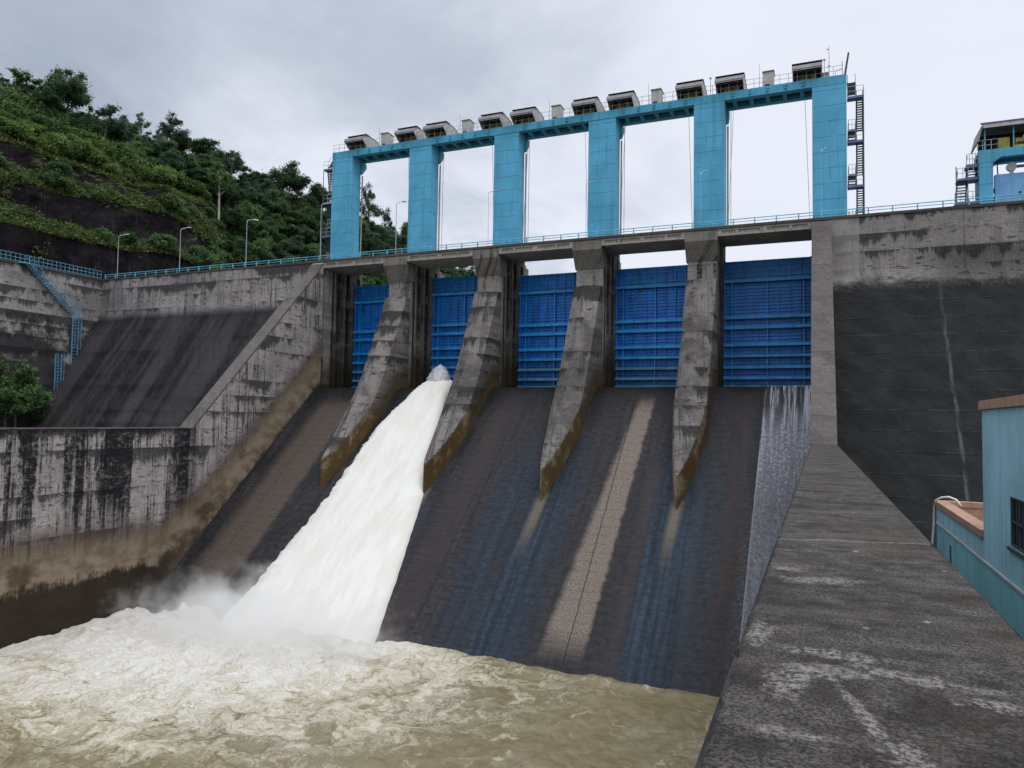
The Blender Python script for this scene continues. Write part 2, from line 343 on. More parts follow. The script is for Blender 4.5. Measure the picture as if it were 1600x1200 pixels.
# chute -------------------------------------------------------------------------
def make_chute_mat():
    n = N('spillway_chute_concrete')
    s = n.mul(n.y, 1.34)
    p = n.vec(n.x, s, 0.0)
    fine = n.noise(p, 6.0, 6, .7)
    med = n.noise(n.vec(n.mul(n.x, .7), n.mul(s, .16), 1.0), 1.0, 6, .6)
    streak = n.noise(n.vec(n.mul(n.x, 2.6), n.mul(s, .06), 2.0), 1.0, 5, .6)
    col = n.mix(n.mr(med, .34, .66), (.0165,.0163,.0175), (.0350,.0325,.0330))
    col = n.mix(n.mul(n.mr(streak, .42, .65), .5), col, (.009,.009,.013))
    # thin film and algae turn the lanes below each pier blue-black
    for xc, w, a in ((-9.9, 3.6, .95), (-21.4, 3.4, .85), (-25.5, 2.0, .5), (-6.4, 1.4, .35), (-24.4, 1.0, .6), (-19.0, 1.0, .3), (-33.0, 1.0, .4)):
        d = n.m('ABSOLUTE', n.add(n.sub(n.x, n.add(xc, n.mul(n.add(n.y, 12.0), .03))), n.mul(n.sub(streak, .5), 2.0)))
        f = n.mul(n.mr(d, w, w*.25), n.mr(n.y, -5.0, -12.0))
        col = n.mix(n.mul(f, a), col, n.mix(n.mr(streak, .4, .62), (.011,.017,.027), (.021,.038,.056)))
    mot = n.noise(n.vec(n.mul(n.x, 1.6), n.mul(s, 2.4), 5.0), 1.0, 7, .75)
    col = n.scale_col(col, n.mr(mot, .32, .68, .45, 1.6, 'LINEAR'))
    # sound dry strips
    wob = n.mul(n.sub(n.noise(n.vec(n.mul(n.x, .2), n.mul(s, 1.1), 0.0), 1.0, 5, .7), .5), .7)
    def strip(col, xl, xr, soft, y0, y1, c, amt):
        f = n.mul(n.mr(n.add(n.sub(n.x, xl), wob), -soft, soft), n.mr(n.add(n.sub(n.x, xr), wob), soft*.5, -soft*.5))
        f = n.mul(f, n.mul(n.mr(n.add(n.y, n.mul(wob, 2.0)), y0, y0 - 1.6), n.mr(n.add(n.y, n.mul(wob, 3.0)), y1 - 1.5, y1 + 1.0)))
        f = n.mul(f, n.mr(fine, .25, .5, .65, 1.0))
        return n.mix(n.mul(f, amt), col, c)
    tan = n.mix(n.mr(fine, .35, .65), (.124,.100,.076), (.218,.180,.142))
    ex = n.add(n.y, 3.6)

    col = strip(col, n.add(-15.55, n.mul(ex, .115)), n.add(-13.95, n.mul(ex, .03)), .38, -1.6, -23.0, tan, .92)
    br = n.mix(n.mr(fine, .35, .65), (.055,.042,.033), (.108,.084,.066))
    ex2 = n.add(n.y, 4.0)
    col = strip(col, n.add(-53.6, n.mul(ex2, .02)), n.add(-48.9, n.mul(ex2, -.01)), .9, -2.0, -23.0, br, .9)
    col = strip(col, n.add(-30.5, n.mul(ex2, .05)), n.add(-28.0, n.mul(ex2, .05)), 1.0, -1.0, -26.0, (.040,.029,.028), .6)
    col = strip(col, -12.8, -11.9, .5, -8.0, -25.0, (.042,.031,.028), .6)
    col = strip(col, -6.0, -4.6, .6, -2.0, -22.0, (.034,.025,.024), .7)
    # pale silt tails below the pier tips
    for k in (1, 2, 3):
        xc = pier_x(k) + WP/2
        d = n.m('ABSOLUTE', n.sub(n.x, n.add(xc, n.mul(n.add(n.y, 13.0), .06))))
        f = n.mul(n.mr(d, .75, .1), n.mul(n.mr(n.y, -12.0, -12.6), n.mr(n.add(n.y, n.mul(wob, 3.0)), -18.5, -14.0)))
        col = n.mix(n.mul(f, .75), col, (.15,.125,.085))
    # shadow below the gates painted into the colour, together with the wet band
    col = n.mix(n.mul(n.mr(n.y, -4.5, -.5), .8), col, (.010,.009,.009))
    # lifts
    zz = n.m('DIVIDE', n.add(n.z, n.mul(n.sub(n.noise(n.vec(n.mul(n.x, .8), n.mul(s, .2), 0.0), 1.0, 4), .5), .16)), .62)
    t = n.m('ABSOLUTE', n.sub(n.m('FRACT', zz), .5)); jm = n.mr(t, .33, .47)
    jm = n.mul(jm, n.mr(n.noise(n.vec(n.mul(n.x, .6), n.m('FLOOR', zz), 3.0), 1.0, 3), .40, .62))
    col = n.mix(n.mul(jm, .26), col, (.004,.004,.004))
    ln = n.mul(n.mr(t, .18, .27), n.mr(t, .38, .30))
    ln = n.mul(ln, n.mr(n.noise(n.vec(n.mul(n.x, .5), n.m('FLOOR', zz), 8.0), 1.0, 5, .7), .52, .70))
    col = n.mix(n.mul(ln, .38), col, (.085,.073,.068))
    # construction joints along the fall
    for xj, a in ((-15.84, .95), (-28.6, .55), (-3.9, .4), (-52.0, .5), (-8.6, .25), (-21.9, .3)):
        d = n.m('ABSOLUTE', n.add(n.sub(n.x, xj), n.mul(n.sub(n.noise(n.vec(0.0, s, xj), .7, 4), .5), .22)))
        col = n.mix(n.mul(n.mr(d, .055, .02), a), col, (.014,.012,.011))
    rough = n.mr(med, .3, .7, .42, .75)
    n.bsdf(col, rough, n.bump(n.sub(n.add(fine, n.mul(med, .6)), n.mul(jm, .4)), .45, .05), spec=.16)
    return n.mat
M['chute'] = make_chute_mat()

# foreground wall top -------------------------------------------------------------
def make_walltop():
    n = N('weathered_wall_top')
    p = n.pos
    fine = n.noise(p, 55.0, 6, .75); grit = n.noise(p, 190.0, 3, .7)
    med = n.noise(p, 5.0, 7, .7); big = n.noise(n.vec(n.mul(n.x, .9), n.mul(n.y, 1.1), 0.0), 1.0, 5, .62)
    wide = n.noise(n.vec(n.mul(n.x, .5), n.mul(n.y, 2.2), 4.0), 1.0, 5, .6)
    col = n.mix(n.mr(med, .32, .7), (.042,.038,.034), (.152,.140,.124))
    col = n.mix(n.mul(n.mr(big, .46, .64), .75), col, (.034,.029,.026))
    col = n.mix(n.mul(n.mr(wide, .46, .66), .7), col, (.165,.150,.132))
    col = n.mix(n.mul(n.mr(fine, .43, .57), .85), col, (.014,.013,.012))
    col = n.mix(n.mul(n.mr(n.noise(p, 90.0, 4, .8), .55, .68), .5), col, (.16,.148,.135))
    col = n.mix(n.mul(n.mr(grit, .60, .75), .45), col, (.20,.185,.17))
    col = n.mix(n.mul(n.mr(n.noise(p, .55, 4), .52, .70), .30), col, (.060,.046,.032))
    crack = n.noise(p, 30.0, 7, .85)
    def blotch(col, f, amt, c=(.27,.252,.23)):
        f = n.mul(f, n.mr(crack, .45, .55))
        return n.mix(n.mul(f, amt), col, c)
    # lime bloom patches
    def spot(cx, cy, rx, ry, rot=0.0):
        dx, dy = n.sub(n.x, cx), n.sub(n.y, cy)
        c_, s_ = math.cos(rot), math.sin(rot)
        a = n.m('DIVIDE', n.add(n.mul(dx, c_), n.mul(dy, s_)), rx); b = n.m('DIVIDE', n.sub(n.mul(dy, c_), n.mul(dx, s_)), ry)
        r = n.m('SQRT', n.add(n.mul(a, a), n.mul(b, b)))
        return n.mr(n.add(r, n.mul(n.sub(n.noise(p, 7.0, 8, .8), .5), 4.4)), 1.15, .55)
    for a in ((.98, -70.10, .26, .13, .2), (1.05, -69.75, .30, .10), (1.16, -70.65, .035, .48, .28), (.80, -70.35, .12, .22), (1.45, -70.0, .32, .09, -.2),
              (.85, -71.0, .16, .05), (.62, -69.5, .10, .25), (1.75, -70.25, .22, .08), (1.0, -67.6, .34, .16, .25), (.72, -67.2, .16, .12), (1.30, -71.05, .10, .22)):
        col = blotch(col, spot(*a), .85)
    wv = n.vec(n.add(n.x, n.mul(n.sub(n.noise(p, 3.0, 5), .5), .5)), n.add(n.y, n.mul(n.sub(n.noise(n.vec(n.y, n.x, 3.0), 3.0, 5), .5), .5)), 0.0)
    ck = n.mul(n.mr(n.voro(wv, .55, 'DISTANCE_TO_EDGE'), .010, .003), n.mr(n.noise(p, .9, 3), .42, .55))
    col = n.mix(n.mul(ck, .35), col, (.016,.015,.014))
    jy = n.m('ABSOLUTE', n.add(n.add(n.y, 65.2), n.add(n.mul(n.sub(n.x, 1.3), -.30), n.mul(n.sub(n.noise(p, 2.5, 4), .5), .12))))
    col = blotch(col, n.mr(jy, .06, .015), .8, (.26,.24,.215))
    vs = n.voro(n.vec(n.mul(n.x, 1.2), n.mul(n.y, .9), 0.0), 2.1)
    lich = n.mul(n.mr(n.add(vs, n.mul(n.sub(med, .5), .12)), .095, .06), n.mr(n.noise(p, .8, 2), .48, .55))
    col = n.mix(n.mul(lich, .75), col, (.30,.285,.26))
    far = n.mul(n.mr(n.noise(n.vec(n.mul(n.x, .7), n.mul(n.y, 1.3), 7.0), 1.0, 6, .75), .60, .70), n.mr(n.y, -64.0, -58.0))
    col = n.mix(n.mul(far, .6), col, (.27,.25,.225))
    h = n.add(n.mul(fine, .6), n.add(n.mul(med, 1.0), n.mul(grit, .25)))
    n.bsdf(col, .95, n.bump(h, 1.0, .014), spec=.1)
    return n.mat
M['walltop'] = make_walltop()

# paints etc ----------------------------------------------------------------------
def painted_concrete(name, col, H, dirt=.35, joint=True, z0=0.0):
    n = N(name); u = n.uplane()
    a = n.noise(n.pos, .45, 5); b = n.noise(n.vec(n.mul(u, 2.5), n.mul(n.z, .12), n.sub(n.x, n.y)), 1.0, 5, .65)
    fine = n.noise(n.pos, 9.0, 5, .7)
    c = n.mix(n.mr(a, .3, .7), tuple(q*.86 for q in col), tuple(min(1, q*1.1) for q in col))
    c = n.mix(n.mul(n.mr(b, .5, .7), dirt), c, tuple(q*.42 for q in col))
    c = n.mix(n.mul(n.mr(fine, .5, .75), .22), c, tuple(q*.6 for q in col))
    h = fine
    if joint:
        t = n.m('ABSOLUTE', n.sub(n.m('FRACT', n.m('DIVIDE', n.sub(n.add(n.z, n.mul(n.sub(n.noise(n.pos, .6, 3), .5), .06)), z0), H)), .5))
        jm = n.mul(n.mr(t, .5 - .035/H, .5 - .015/H), n.mr(n.noise(n.pos, 1.3, 3), .3, .5))
        c = n.mix(n.mul(jm, .8), c, tuple(q*.18 for q in col)); h = n.sub(fine, n.mul(jm, 1.5))
    n.bsdf(c, .7, n.bump(h, .25, .03))
    return n.mat
M['gantry'] = painted_concrete('cyan_gantry_paint', (.078,.378,.580), 1.62, .42)
M['gantry_beam'] = painted_concrete('cyan_beam_paint', (.064,.335,.50), 1.62, .6, False)
M['house'] = painted_concrete('pale_blue_wall_paint', (.30,.55,.635), 30.0, .3, False)
M['house_low'] = painted_concrete('teal_wall_paint', (.19,.475,.53), 30.0, .35, False)
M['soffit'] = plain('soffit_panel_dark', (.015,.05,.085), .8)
M['gate'] = plain('gate_blue_paint', (.006,.20,.76), .45, .2, 0, .8, .45, (.01,.02,.06))
M['gate_rib'] = plain('gate_rib_paint', (.012,.34,.92), .45, .2, 0, 1.0, .35, (.02,.04,.08))
def gate_paint(name, col):
    n = N(name)
    a = n.noise(n.pos, .8, 5); st = n.noise(n.vec(n.mul(n.x, 3.0), n.mul(n.z, .25), n.y), 1.0, 5, .65)
    c = n.mix(n.mr(a, .3, .7), tuple(q*.8 for q in col), tuple(min(1, q*1.2) for q in col))
    c = n.mix(n.mul(n.mr(st, .50, .68), .5), c, (.012,.028,.075))
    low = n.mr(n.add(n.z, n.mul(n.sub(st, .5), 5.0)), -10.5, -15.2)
    side = n.mr(n.add(n.x, n.mul(n.sub(a, .5), 3.0)), -2.6, .4)          # the right end of the last bay is the darkest
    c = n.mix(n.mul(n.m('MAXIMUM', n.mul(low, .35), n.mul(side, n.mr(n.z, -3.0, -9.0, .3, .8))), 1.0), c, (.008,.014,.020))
    n.bsdf(c, .45); return n.mat
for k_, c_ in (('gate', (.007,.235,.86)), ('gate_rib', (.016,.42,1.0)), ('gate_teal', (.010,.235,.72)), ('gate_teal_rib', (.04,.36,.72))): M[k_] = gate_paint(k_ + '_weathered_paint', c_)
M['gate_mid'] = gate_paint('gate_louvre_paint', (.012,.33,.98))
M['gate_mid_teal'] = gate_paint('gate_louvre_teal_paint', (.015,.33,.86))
M['gate_pale'] = plain('gate_silted_flange', (.10,.30,.42), .6, .3, 0, 1.0, .8, (.16,.13,.08))
M['gate_teal'] = plain('gate_teal_paint', (.008,.205,.68), .45, .2, 0, .8, .5, (.01,.02,.04))
M['gate_teal_rib'] = plain('gate_teal_rib_paint', (.03,.34,.74), .5, .2, 0, 1.0, .45, (.03,.04,.05))
M['rail'] = plain('pale_blue_rail_paint', (.12,.42,.55), .5, .2)
M['ladder'] = plain('muted_blue_ladder_paint', (.10,.27,.40), .5, .2)
M['lamp'] = plain('lamp_grey_steel', (.33,.38,.42), .45, .1, .3)
M['lampwhite'] = plain('lamp_head_white', (.75,.76,.74), .4, .05)
M['steel'] = plain('dark_stair_steel', (.05,.055,.075), .55, .2)
M['stairblue'] = plain('stair_landing_blue', (.10,.14,.25), .55, .2)
M['galv'] = plain('galvanised_steel', (.40,.42,.44), .5, .15, .3)
M['white'] = plain('off_white_cladding', (.44,.42,.39), .7, .1, 0, 1.0, .45, (.18,.16,.13))
M['roofdark'] = plain('roof_edge_dark', (.06,.052,.058), .6)
M['roofgrey'] = plain('roof_sheet_grey', (.20,.195,.20), .55, .15, 0, 1.0, .4, (.12,.11,.11))
M['yellow'] = plain('machine_yellow_paint', (.42,.36,.05), .5, .2, 0, 2.0, .5, (.08,.07,.03))
M['dark'] = plain('shaded_machine_dark', (.03,.032,.03), .8)
M['rope'] = plain('wire_rope', (.12,.12,.12), .6)
M['pipe'] = plain('tan_guide_pipe', (.34,.31,.25), .6, .15, 0, 1.0, .4, (.12,.1,.07))
M['brick'] = plain('brown_coping_tile', (.33,.205,.135), .75, .18, 0, 3.0)
M['hose'] = plain('white_hose', (.66,.68,.66), .5, .05)
M['glass'] = plain('dark_window_glass', (.012,.02,.028), .08, .2)
M['frame'] = plain('window_frame_dark', (.03,.05,.06), .5)
M['panel'] = plain('intake_panel_blue', (.16,.40,.70), .5, .12, 0, .8, .5, (.20,.30,.34))
M['purple'] = plain('roof_fascia_purple', (.10,.085,.20), .6)
M['bark'] = plain('tree_bark', (.10,.085,.065), .9, .3)
M['palebark'] = plain('pale_tree_bark', (.36,.34,.29), .85, .25)

def leaf(name, a, b, rough=.6):
    n = N(name)
    oi = n.t.nodes.new('ShaderNodeObjectInfo')
    f1 = n.noise(n.pos, .55, 3); f2 = n.noise(n.pos, 3.5, 2)
    c = n.mix(n.mr(n.add(n.mul(f1, .5), n.mul(f2, .5)), .36, .62), a, b)
    rv = n.mr(oi.outputs['Random'], 0, 1, .85, 1.5, 'LINEAR')
    c = n.mix(1.0, c, n.vec(rv, rv, n.mul(rv, .95)), 'MULTIPLY')
    d = n.t.nodes.new('ShaderNodeBsdfDiffuse'); n._set(d.inputs[0], c)
    tr = n.t.nodes.new('ShaderNodeBsdfTranslucent'); n._set(tr.inputs[0], c)
    mx = n.t.nodes.new('ShaderNodeMixShader'); mx.inputs[0].default_value = .38
    n.t.links.new(d.outputs[0], mx.inputs[1]); n.t.links.new(tr.outputs[0], mx.inputs[2]); n.t.links.new(mx.outputs[0], n.out.inputs['Surface'])
    return n.mat
M['leaf_dark'] = leaf('dark_green_leaves', (.024,.050,.031), (.100,.165,.082))
M['leaf_mid'] = leaf('mid_green_leaves', (.036,.078,.036), (.13,.205,.085))
M['leaf_bright'] = leaf('bright_green_leaves', (.052,.094,.030), (.150,.215,.075))
M['leaf_grey'] = leaf('grey_green_leaves', (.038,.064,.047), (.12,.17,.115))
M['leaf_dry'] = leaf('straw_green_grass', (.055,.075,.026), (.125,.140,.055))

def make_hill():
    n = N('hill_ground')
    s = n.t.nodes.new('ShaderNodeSeparateXYZ'); n.t.links.new(n.nor, s.inputs[0])
    f = n.noise(n.pos, .35, 6, .65); g = n.noise(n.pos, 2.2, 5, .7)
    u = n.add(n.mul(n.y, .95), n.mul(n.x, .3))
    st = n.noise(n.vec(n.mul(u, .9), n.mul(n.z, .07), 1.0), 1.0, 6, .65)
    st2 = n.noise(n.vec(n.mul(u, 3.0), n.mul(n.z, .12), 4.0), 1.0, 4, .6)
    rock = n.mix(n.mr(f, .35, .65), (.006,.005,.007), (.018,.015,.018))
    rock = n.mix(n.mul(n.mr(st, .56, .68), .45), rock, (.036,.030,.030))
    rock = n.mix(n.mul(n.mul(n.mr(st2, .62, .72), n.mr(st, .48, .6)), .6), rock, (.11,.095,.085))
    rub = n.mul(n.mr(n.x, -96.6, -95.2), n.mul(n.mr(n.z, 12.0, 8.0), n.mr(n.y, 30.0, 24.0)))
    rubc = n.mix(n.voro(n.pos, 1.3, 'F1', 'Color'), (.05,.035,.028), (.20,.135,.10))
    rock = n.mix(rub, rock, rubc)
    veg = n.mix(n.mr(g, .35, .65), (.025,.045,.014), (.07,.09,.025))
    moss = n.mr(n.noise(n.vec(n.mul(u, .4), n.mul(n.z, .5), 3.0), 1.0, 6, .7), .52, .66)
    rock = n.mix(n.mul(moss, .55), rock, (.022,.034,.012))
    k = n.mr(n.add(s.outputs[2], n.mul(n.sub(g, .5), .5)), .42, .62)
    col = n.mix(n.mul(k, n.sub(1.0, n.mul(rub, .8))), rock, veg)
    n.bsdf(col, .95, n.bump(n.add(f, n.mul(g, .6)), .7, .5), spec=.05)
    return n.mat
M['hill'] = make_hill()
M['ground'] = plain('terrace_soil', (.04,.05,.02), .95, .4, 0, .6)
M['asphalt'] = plain('crest_asphalt', (.055,.055,.055), .9, .2)

# ------------------------------------------------------------------ water materials
def make_river():
    n = N('river_water')
    p = n.vec(n.x, n.y, 0.0)
    wv = n.noise(p, .30, 3, .6, col=True); wv2 = n.noise(p, 1.3, 3, .6, col=True)
    sx = n.t.nodes.new('ShaderNodeSeparateXYZ'); n.t.links.new(wv, sx.inputs[0])
    s2 = n.t.nodes.new('ShaderNodeSeparateXYZ'); n.t.links.new(wv2, s2.inputs[0])
    wx = n.add(n.add(n.x, n.mul(n.sub(sx.outputs[0], .5), 6.0)), n.mul(n.sub(s2.outputs[0], .5), 1.6))
    wy = n.add(n.add(n.y, n.mul(n.sub(sx.outputs[1], .5), 6.0)), n.mul(n.sub(s2.outputs[1], .5), 1.6))
    pw = n.vec(wx, wy, 0.0)
    a = n.noise(pw, .30, 8, .66); b = n.noise(pw, 1.1, 7, .72); c = n.noise(n.vec(wx, wy, 3.0), 4.5, 5, .75)
    fb = n.mr(n.add(n.add(n.mul(a, .50), n.mul(b, .34)), n.mul(c, .16)), .34, .66, 0, 1, 'LINEAR')
    dx = n.m('DIVIDE', n.add(n.x, 42.5), 1.25); dy = n.m('DIVIDE', n.add(n.y, 28.0), .95)
    dist = n.m('SQRT', n.add(n.mul(dx, dx), n.mul(dy, dy)))
    dens = n.add(n.mr(dist, 25.0, 3.0, 0.0, .84, 'LINEAR'), n.mr(n.x, -20.0, -50.0, .06, .20, 'LINEAR'))
    thr = n.sub(1.0, dens)
    bubbly = n.mr(n.sub(fb, thr), -.34, .10)
    foam = n.mr(n.sub(fb, thr), -.06, .34)
    va = n.m('MAXIMUM', n.sub(1.0, n.m('ABSOLUTE', n.mul(n.sub(a, .5), 16.0))), 0.0)
    vb = n.m('MAXIMUM', n.sub(1.0, n.m('ABSOLUTE', n.mul(n.sub(b, .5), 11.0))), 0.0)
    lace = n.mul(n.add(n.mul(va, .9), n.mul(vb, .45)), n.mul(n.mr(c, .36, .6), n.mr(n.noise(p, .16, 3), .42, .62, .12, 1.0)))
    foam = n.m('ADD', foam, n.mul(lace, n.add(.10, n.mul(dens, .7))), clamp=True)
    mud = n.mix(n.mr(b, .36, .64), (.150,.124,.062), (.215,.184,.105))
    mid = n.mix(n.mr(c, .35, .65), (.36,.315,.215), (.50,.455,.35))
    col = n.mix(bubbly, mud, mid)
    col = n.mix(foam, col, n.mix(n.mr(c, .3, .62), (.41,.385,.315), (.60,.58,.525)))
    rough = n.mr(n.m('MAXIMUM', foam, bubbly), .05, .6, .10, .8)
    n.bsdf(col, rough, n.bump(n.add(n.add(n.mul(a, 1.6), n.mul(b, .8)), n.add(n.mul(c, .18), n.mul(foam, .12))), .42, .22), spec=.25)
    return n.mat
M['river'] = make_river()
def make_flow():
    n = N('white_spill_water')
    s = n.mul(n.y, 1.34)
    a = n.noise(n.vec(n.mul(n.x, .9), n.mul(s, .20), 0.0), 1.0, 7, .66, .3)
    b = n.noise(n.vec(n.mul(n.x, 3.5), n.mul(s, .9), n.z), 1.0, 6, .75)
    c = n.noise(n.pos, 5.0, 5, .75)
    col = n.mix(n.mr(a, .36, .62), (.625,.605,.535), (.685,.67,.63))
    col = n.mix(n.mul(n.mr(b, .5, .75), .25), col, (.58,.555,.48))
    n.bsdf(col, .8, n.bump(n.add(n.add(n.mul(a, 1.3), n.mul(b, .8)), n.mul(c, .7)), .18, .08), spec=.05)
    return n.mat
M['flow'] = make_flow()
def alpha_water(name, col, maskfn, rough=.5):
    n = N(name); f = maskfn(n)
    d = n.bsdf(col, rough, spec=.2)
    t = n.t.nodes.new('ShaderNodeBsdfTransparent'); mx = n.t.nodes.new('ShaderNodeMixShader')
    n._set(mx.inputs[0], f); n.t.links.new(t.outputs[0], mx.inputs[1]); n.t.links.new(d.outputs[0], mx.inputs[2])
    n.t.links.new(mx.outputs[0], n.out.inputs['Surface'])
    return n.mat
def veil_mask(n):
    s = n.mul(n.y, 1.34)
    top = n.mr(n.y, -7.0, -2.5)
    st = n.noise(n.vec(n.mul(n.x, 2.4), n.mul(s, .10), 0.0), 1.0, 5, .65)
    streaks = n.mr(st, .43, .62, .04, .95)
    scal = n.noise(n.vec(n.mul(n.x, 1.3), n.mul(s, 1.15), 1.0), 1.0, 6, .75, 1.2)
    rip = n.m('MAXIMUM', n.sub(1.0, n.m('ABSOLUTE', n.mul(n.sub(scal, .5), 7.0))), 0.0)
    low = n.m('ADD', n.mul(rip, .30), n.mul(n.mr(n.noise(n.vec(n.mul(n.x, 5.0), n.mul(s, 3.0), 0.0), 1.0, 6, .8), .36, .70), .62), clamp=True)
    low = n.add(n.mul(low, n.mr(st, .3, .6, .55, 1.0)), .09)
    f = n.mix(top, n.vec(low, low, low), n.vec(streaks, streaks, streaks))
    sx = n.t.nodes.new('ShaderNodeSeparateXYZ'); n.t.links.new(f, sx.inputs[0])
    f = sx.outputs[0]
    lx = n.add(n.add(-3.68, n.mul(n.add(n.y, 4.0), .020)), n.mul(n.sub(n.noise(n.vec(0.0, s, 0.0), .8, 4), .5), .12))
    inside = n.mr(n.sub(n.x, lx), -.02, .10)
    edge = n.mul(n.mr(n.m('ABSOLUTE', n.sub(n.sub(n.x, lx), .06)), .09, .02), n.mr(n.y, -5.0, -9.0, 0, .75))
    fringe = n.mul(n.mul(n.mr(n.sub(lx, n.x), 1.1, 0.0), n.mr(n.noise(n.pos, 5.0, 5, .75), .45, .7)), n.mr(n.y, -8.0, -18.0, .03, .45))
    f = n.m('MAXIMUM', n.mul(f, inside), n.m('MAXIMUM', edge, n.mul(fringe, n.sub(1.0, inside))))
    return n.mul(f, n.mr(n.y, -4.0, -14.0, .74, .34))
M['veil'] = alpha_water('thin_water_veil', (.60,.63,.68), veil_mask, .45)
def plume_mask(n):
    return n.mul(n.mr(n.noise(n.vec(n.mul(n.x, 5.0), n.mul(n.y, 5.0), n.mul(n.z, 1.1)), 1.0, 6, .8), .36, .62, .10, .72), n.mr(n.z, -13.4, -15.2, .6, 1.0))
M['plume'] = alpha_water('spray_plume_water', (.72,.73,.75), plume_mask, .9)

# ------------------------------------------------------------------ dam: non-overflow sections
def dam_profile(z, zt=-6.0, k=1.48):
    # y of the downstream face at level z: vertical, then an eased bend into the slope
    d = zt - z
    if d <= -1.6: return 0.0
    if d >= 1.6: return -d / k
    t = (d + 1.6)
    return -(t * t / 6.4) / k
def dam_section(name, x0, x1, mat, label, zt, zbot=-40.0, nx=60, rough=.03):
    e = thing(name, ((x0 + x1) / 2, 0, 0), label, 'dam')
    zs = [-.28] + [-.28 - .4 * i for i in range(1, 26)] + [-11.5 - i * 1.2 for i in range(24)]
    xs = np.linspace(x0, x1, nx)
    rows = []
    for z in zs:
        y = dam_profile(z, zt)
        rows.append([(x, y + rough * (mn.noise(Vector((x*.6, z*.8, 2)))), z) for x in xs])
    m = MB().face_grid(rows)
    m.box(x0, x1, 8.0, 8.3, -40, -.28)
    m.face_grid([[(x0, 0, -.28), (x1, 0, -.28)], [(x0, 8.3, -.28), (x1, 8.3, -.28)]])
    m.build('dam_body', mat, e, smooth=True)
    MB().box(x0, x1, -.09, .42, -.27, .0).build('kerb', M['kerb'], e, bevel=.02)
    return e
dam_section('dam_wall', -96.0, XL - WW, M['ldam'], 'grey dam section left of the spillway, its sloped face streaked black', -5.6)
dam_section('dam_wall', XW0 + WW, 42.0, M['rdam'], 'dark mossy dam section right of the spillway behind the pale blue building', -6.2)
MB().box(-96, 42, .45, 8.2, -.2, -.06).build('crest_road', M['asphalt'])['kind'] = 'structure'

# bare concrete panel beside the right pier
# ------------------------------------------------------------------ tiered retaining wall on the left bank
e = thing('retaining_wall', (-96, -15, -22), 'tiered concrete retaining wall at far left carrying the blue stairs and ladders', 'wall')
def tier(x, z0, z1):
    rows = [[(x + .03*mn.noise(Vector((y*.7, z*.7, 1))), y, z) for y in np.linspace(dam_profile(z, -5.6)+.3, -60, 60)] for z in np.linspace(z1, z0, 12)]
    m = MB().face_grid(rows)
    m.face_grid([[(x, 1.5, z1), (x, -60, z1)], [(x - 6, 1.5, z1), (x - 6, -60, z1)]])
    return m
m = tier(-96.0, -6.4, -.25); m2 = tier(-95.55, -12.7, -6.4); m3 = tier(-95.0, -24, -12.7)
m.build('upper_tier', M['tier'], e); m2.build('middle_tier', M['tier'], e); m3.build('lower_tier', M['tier'], e)
MB().box(-96.4, -95.9, -60, -.1, -.25, .0).build('kerb', M['kerb'], e)

# ------------------------------------------------------------------ training walls
def training_wall(x0, x1, label, mat, ycut, topmat=None):
    e = thing('training_wall', ((x0+x1)/2, -30, ZW), label, 'wall')
    # side outline in (y, z)
    m = MB(); ys = [0.0, 0.0]
    top = [(0.0, -.3), (-.35, -.55)] + [(YW * t, -.55 + (ZW + .55) * t) for t in np.linspace(.06, .985, 16)] + [(YW, ZW), (ycut, ZW)]
    pts = top + [(ycut, -45), (0.0, -45)]
    m.prism(pts, x0, x1, 'x')
    m.build('wall_body', mat, e)
    # coping band 12 mm proud on the slope
    c = MB()
    rows = [[(x, y - .012, z + .014) for x in (x0 - .02, (x0 + x1)/2, x1 + .02)] for y, z in top[1:-1]]
    c.face_grid(rows)
    low = [[(x, y + .2, z - .06) for x in (x0 - .02, (x0 + x1)/2, x1 + .02)] for y, z in top[1:-1]]
    c.face_grid(low)
    for xx in (x0 - .02, x1 + .02):
        c.face_grid([[(xx, y - .012, z + .014), (xx, y + .2, z - .06)] for y, z in top[1:-1]])
    c.build('sloped_coping', M['coping'], e)
    return e
tl = training_wall(XL - WW, XL, 'tall stained concrete training wall left of the white water', M['left_wall'], -95.0)
MB().box(XL - WW - .02, XL + .03, -95, YW + .1, ZW + .004, ZW + .10).build('coping', M['coping'], tl)
tr_ = training_wall(XW0, XW0 + WW, 'long dark weathered concrete wall top in the right foreground', M['left_wall'], -82.0)
# detailed top of the foreground wall: rough edges and pitted surface
def walltop_grid():
    ys = np.concatenate([np.linspace(-82, -74, 24), np.linspace(-73.9, -66, 300), np.linspace(-65.9, -50, 190), np.linspace(-49.7, YW - .02, 100)])
    prof = [(-.012, -.9), (-.012, -.35), (-.010, -.12), (-.004, -.03), (.02, .0)] + [(t, .012) for t in np.linspace(.045, WW - .045, 46)] + [(WW - .02, .0), (WW + .004, -.03), (WW + .010, -.12), (WW + .012, -.9)]
    P = np.zeros((len(ys), len(prof), 3))
    for i, y in enumerate(ys):
        for j, (a, h) in enumerate(prof):
            v = Vector((a * 3, y * 3, h))
            edge = max(0, 1 - min(a, WW - a) / .09)
            chip = edge * (max(0, mn.fractal(Vector((y*5.2, a*3, 5)), .7, 2.1, 6)) * .02 + .06 * max(0, mn.fractal(Vector((y*1.3, 3, 1)), .8, 2.1, 5) - .42))
            P[i, j] = (XW0 + a + (chip if a < .5 else -chip) * (1 if h < .01 else .3), y,
                       ZW + .01 + h + .006*mn.fractal(v, 1.0, 2.0, 4) + .012*mn.noise(Vector((a, y*.4, 0))) - chip * 1.1)
    return P
grid_np('wall_top', walltop_grid() - np.array([*tr_.location]), M['walltop'], tr_)

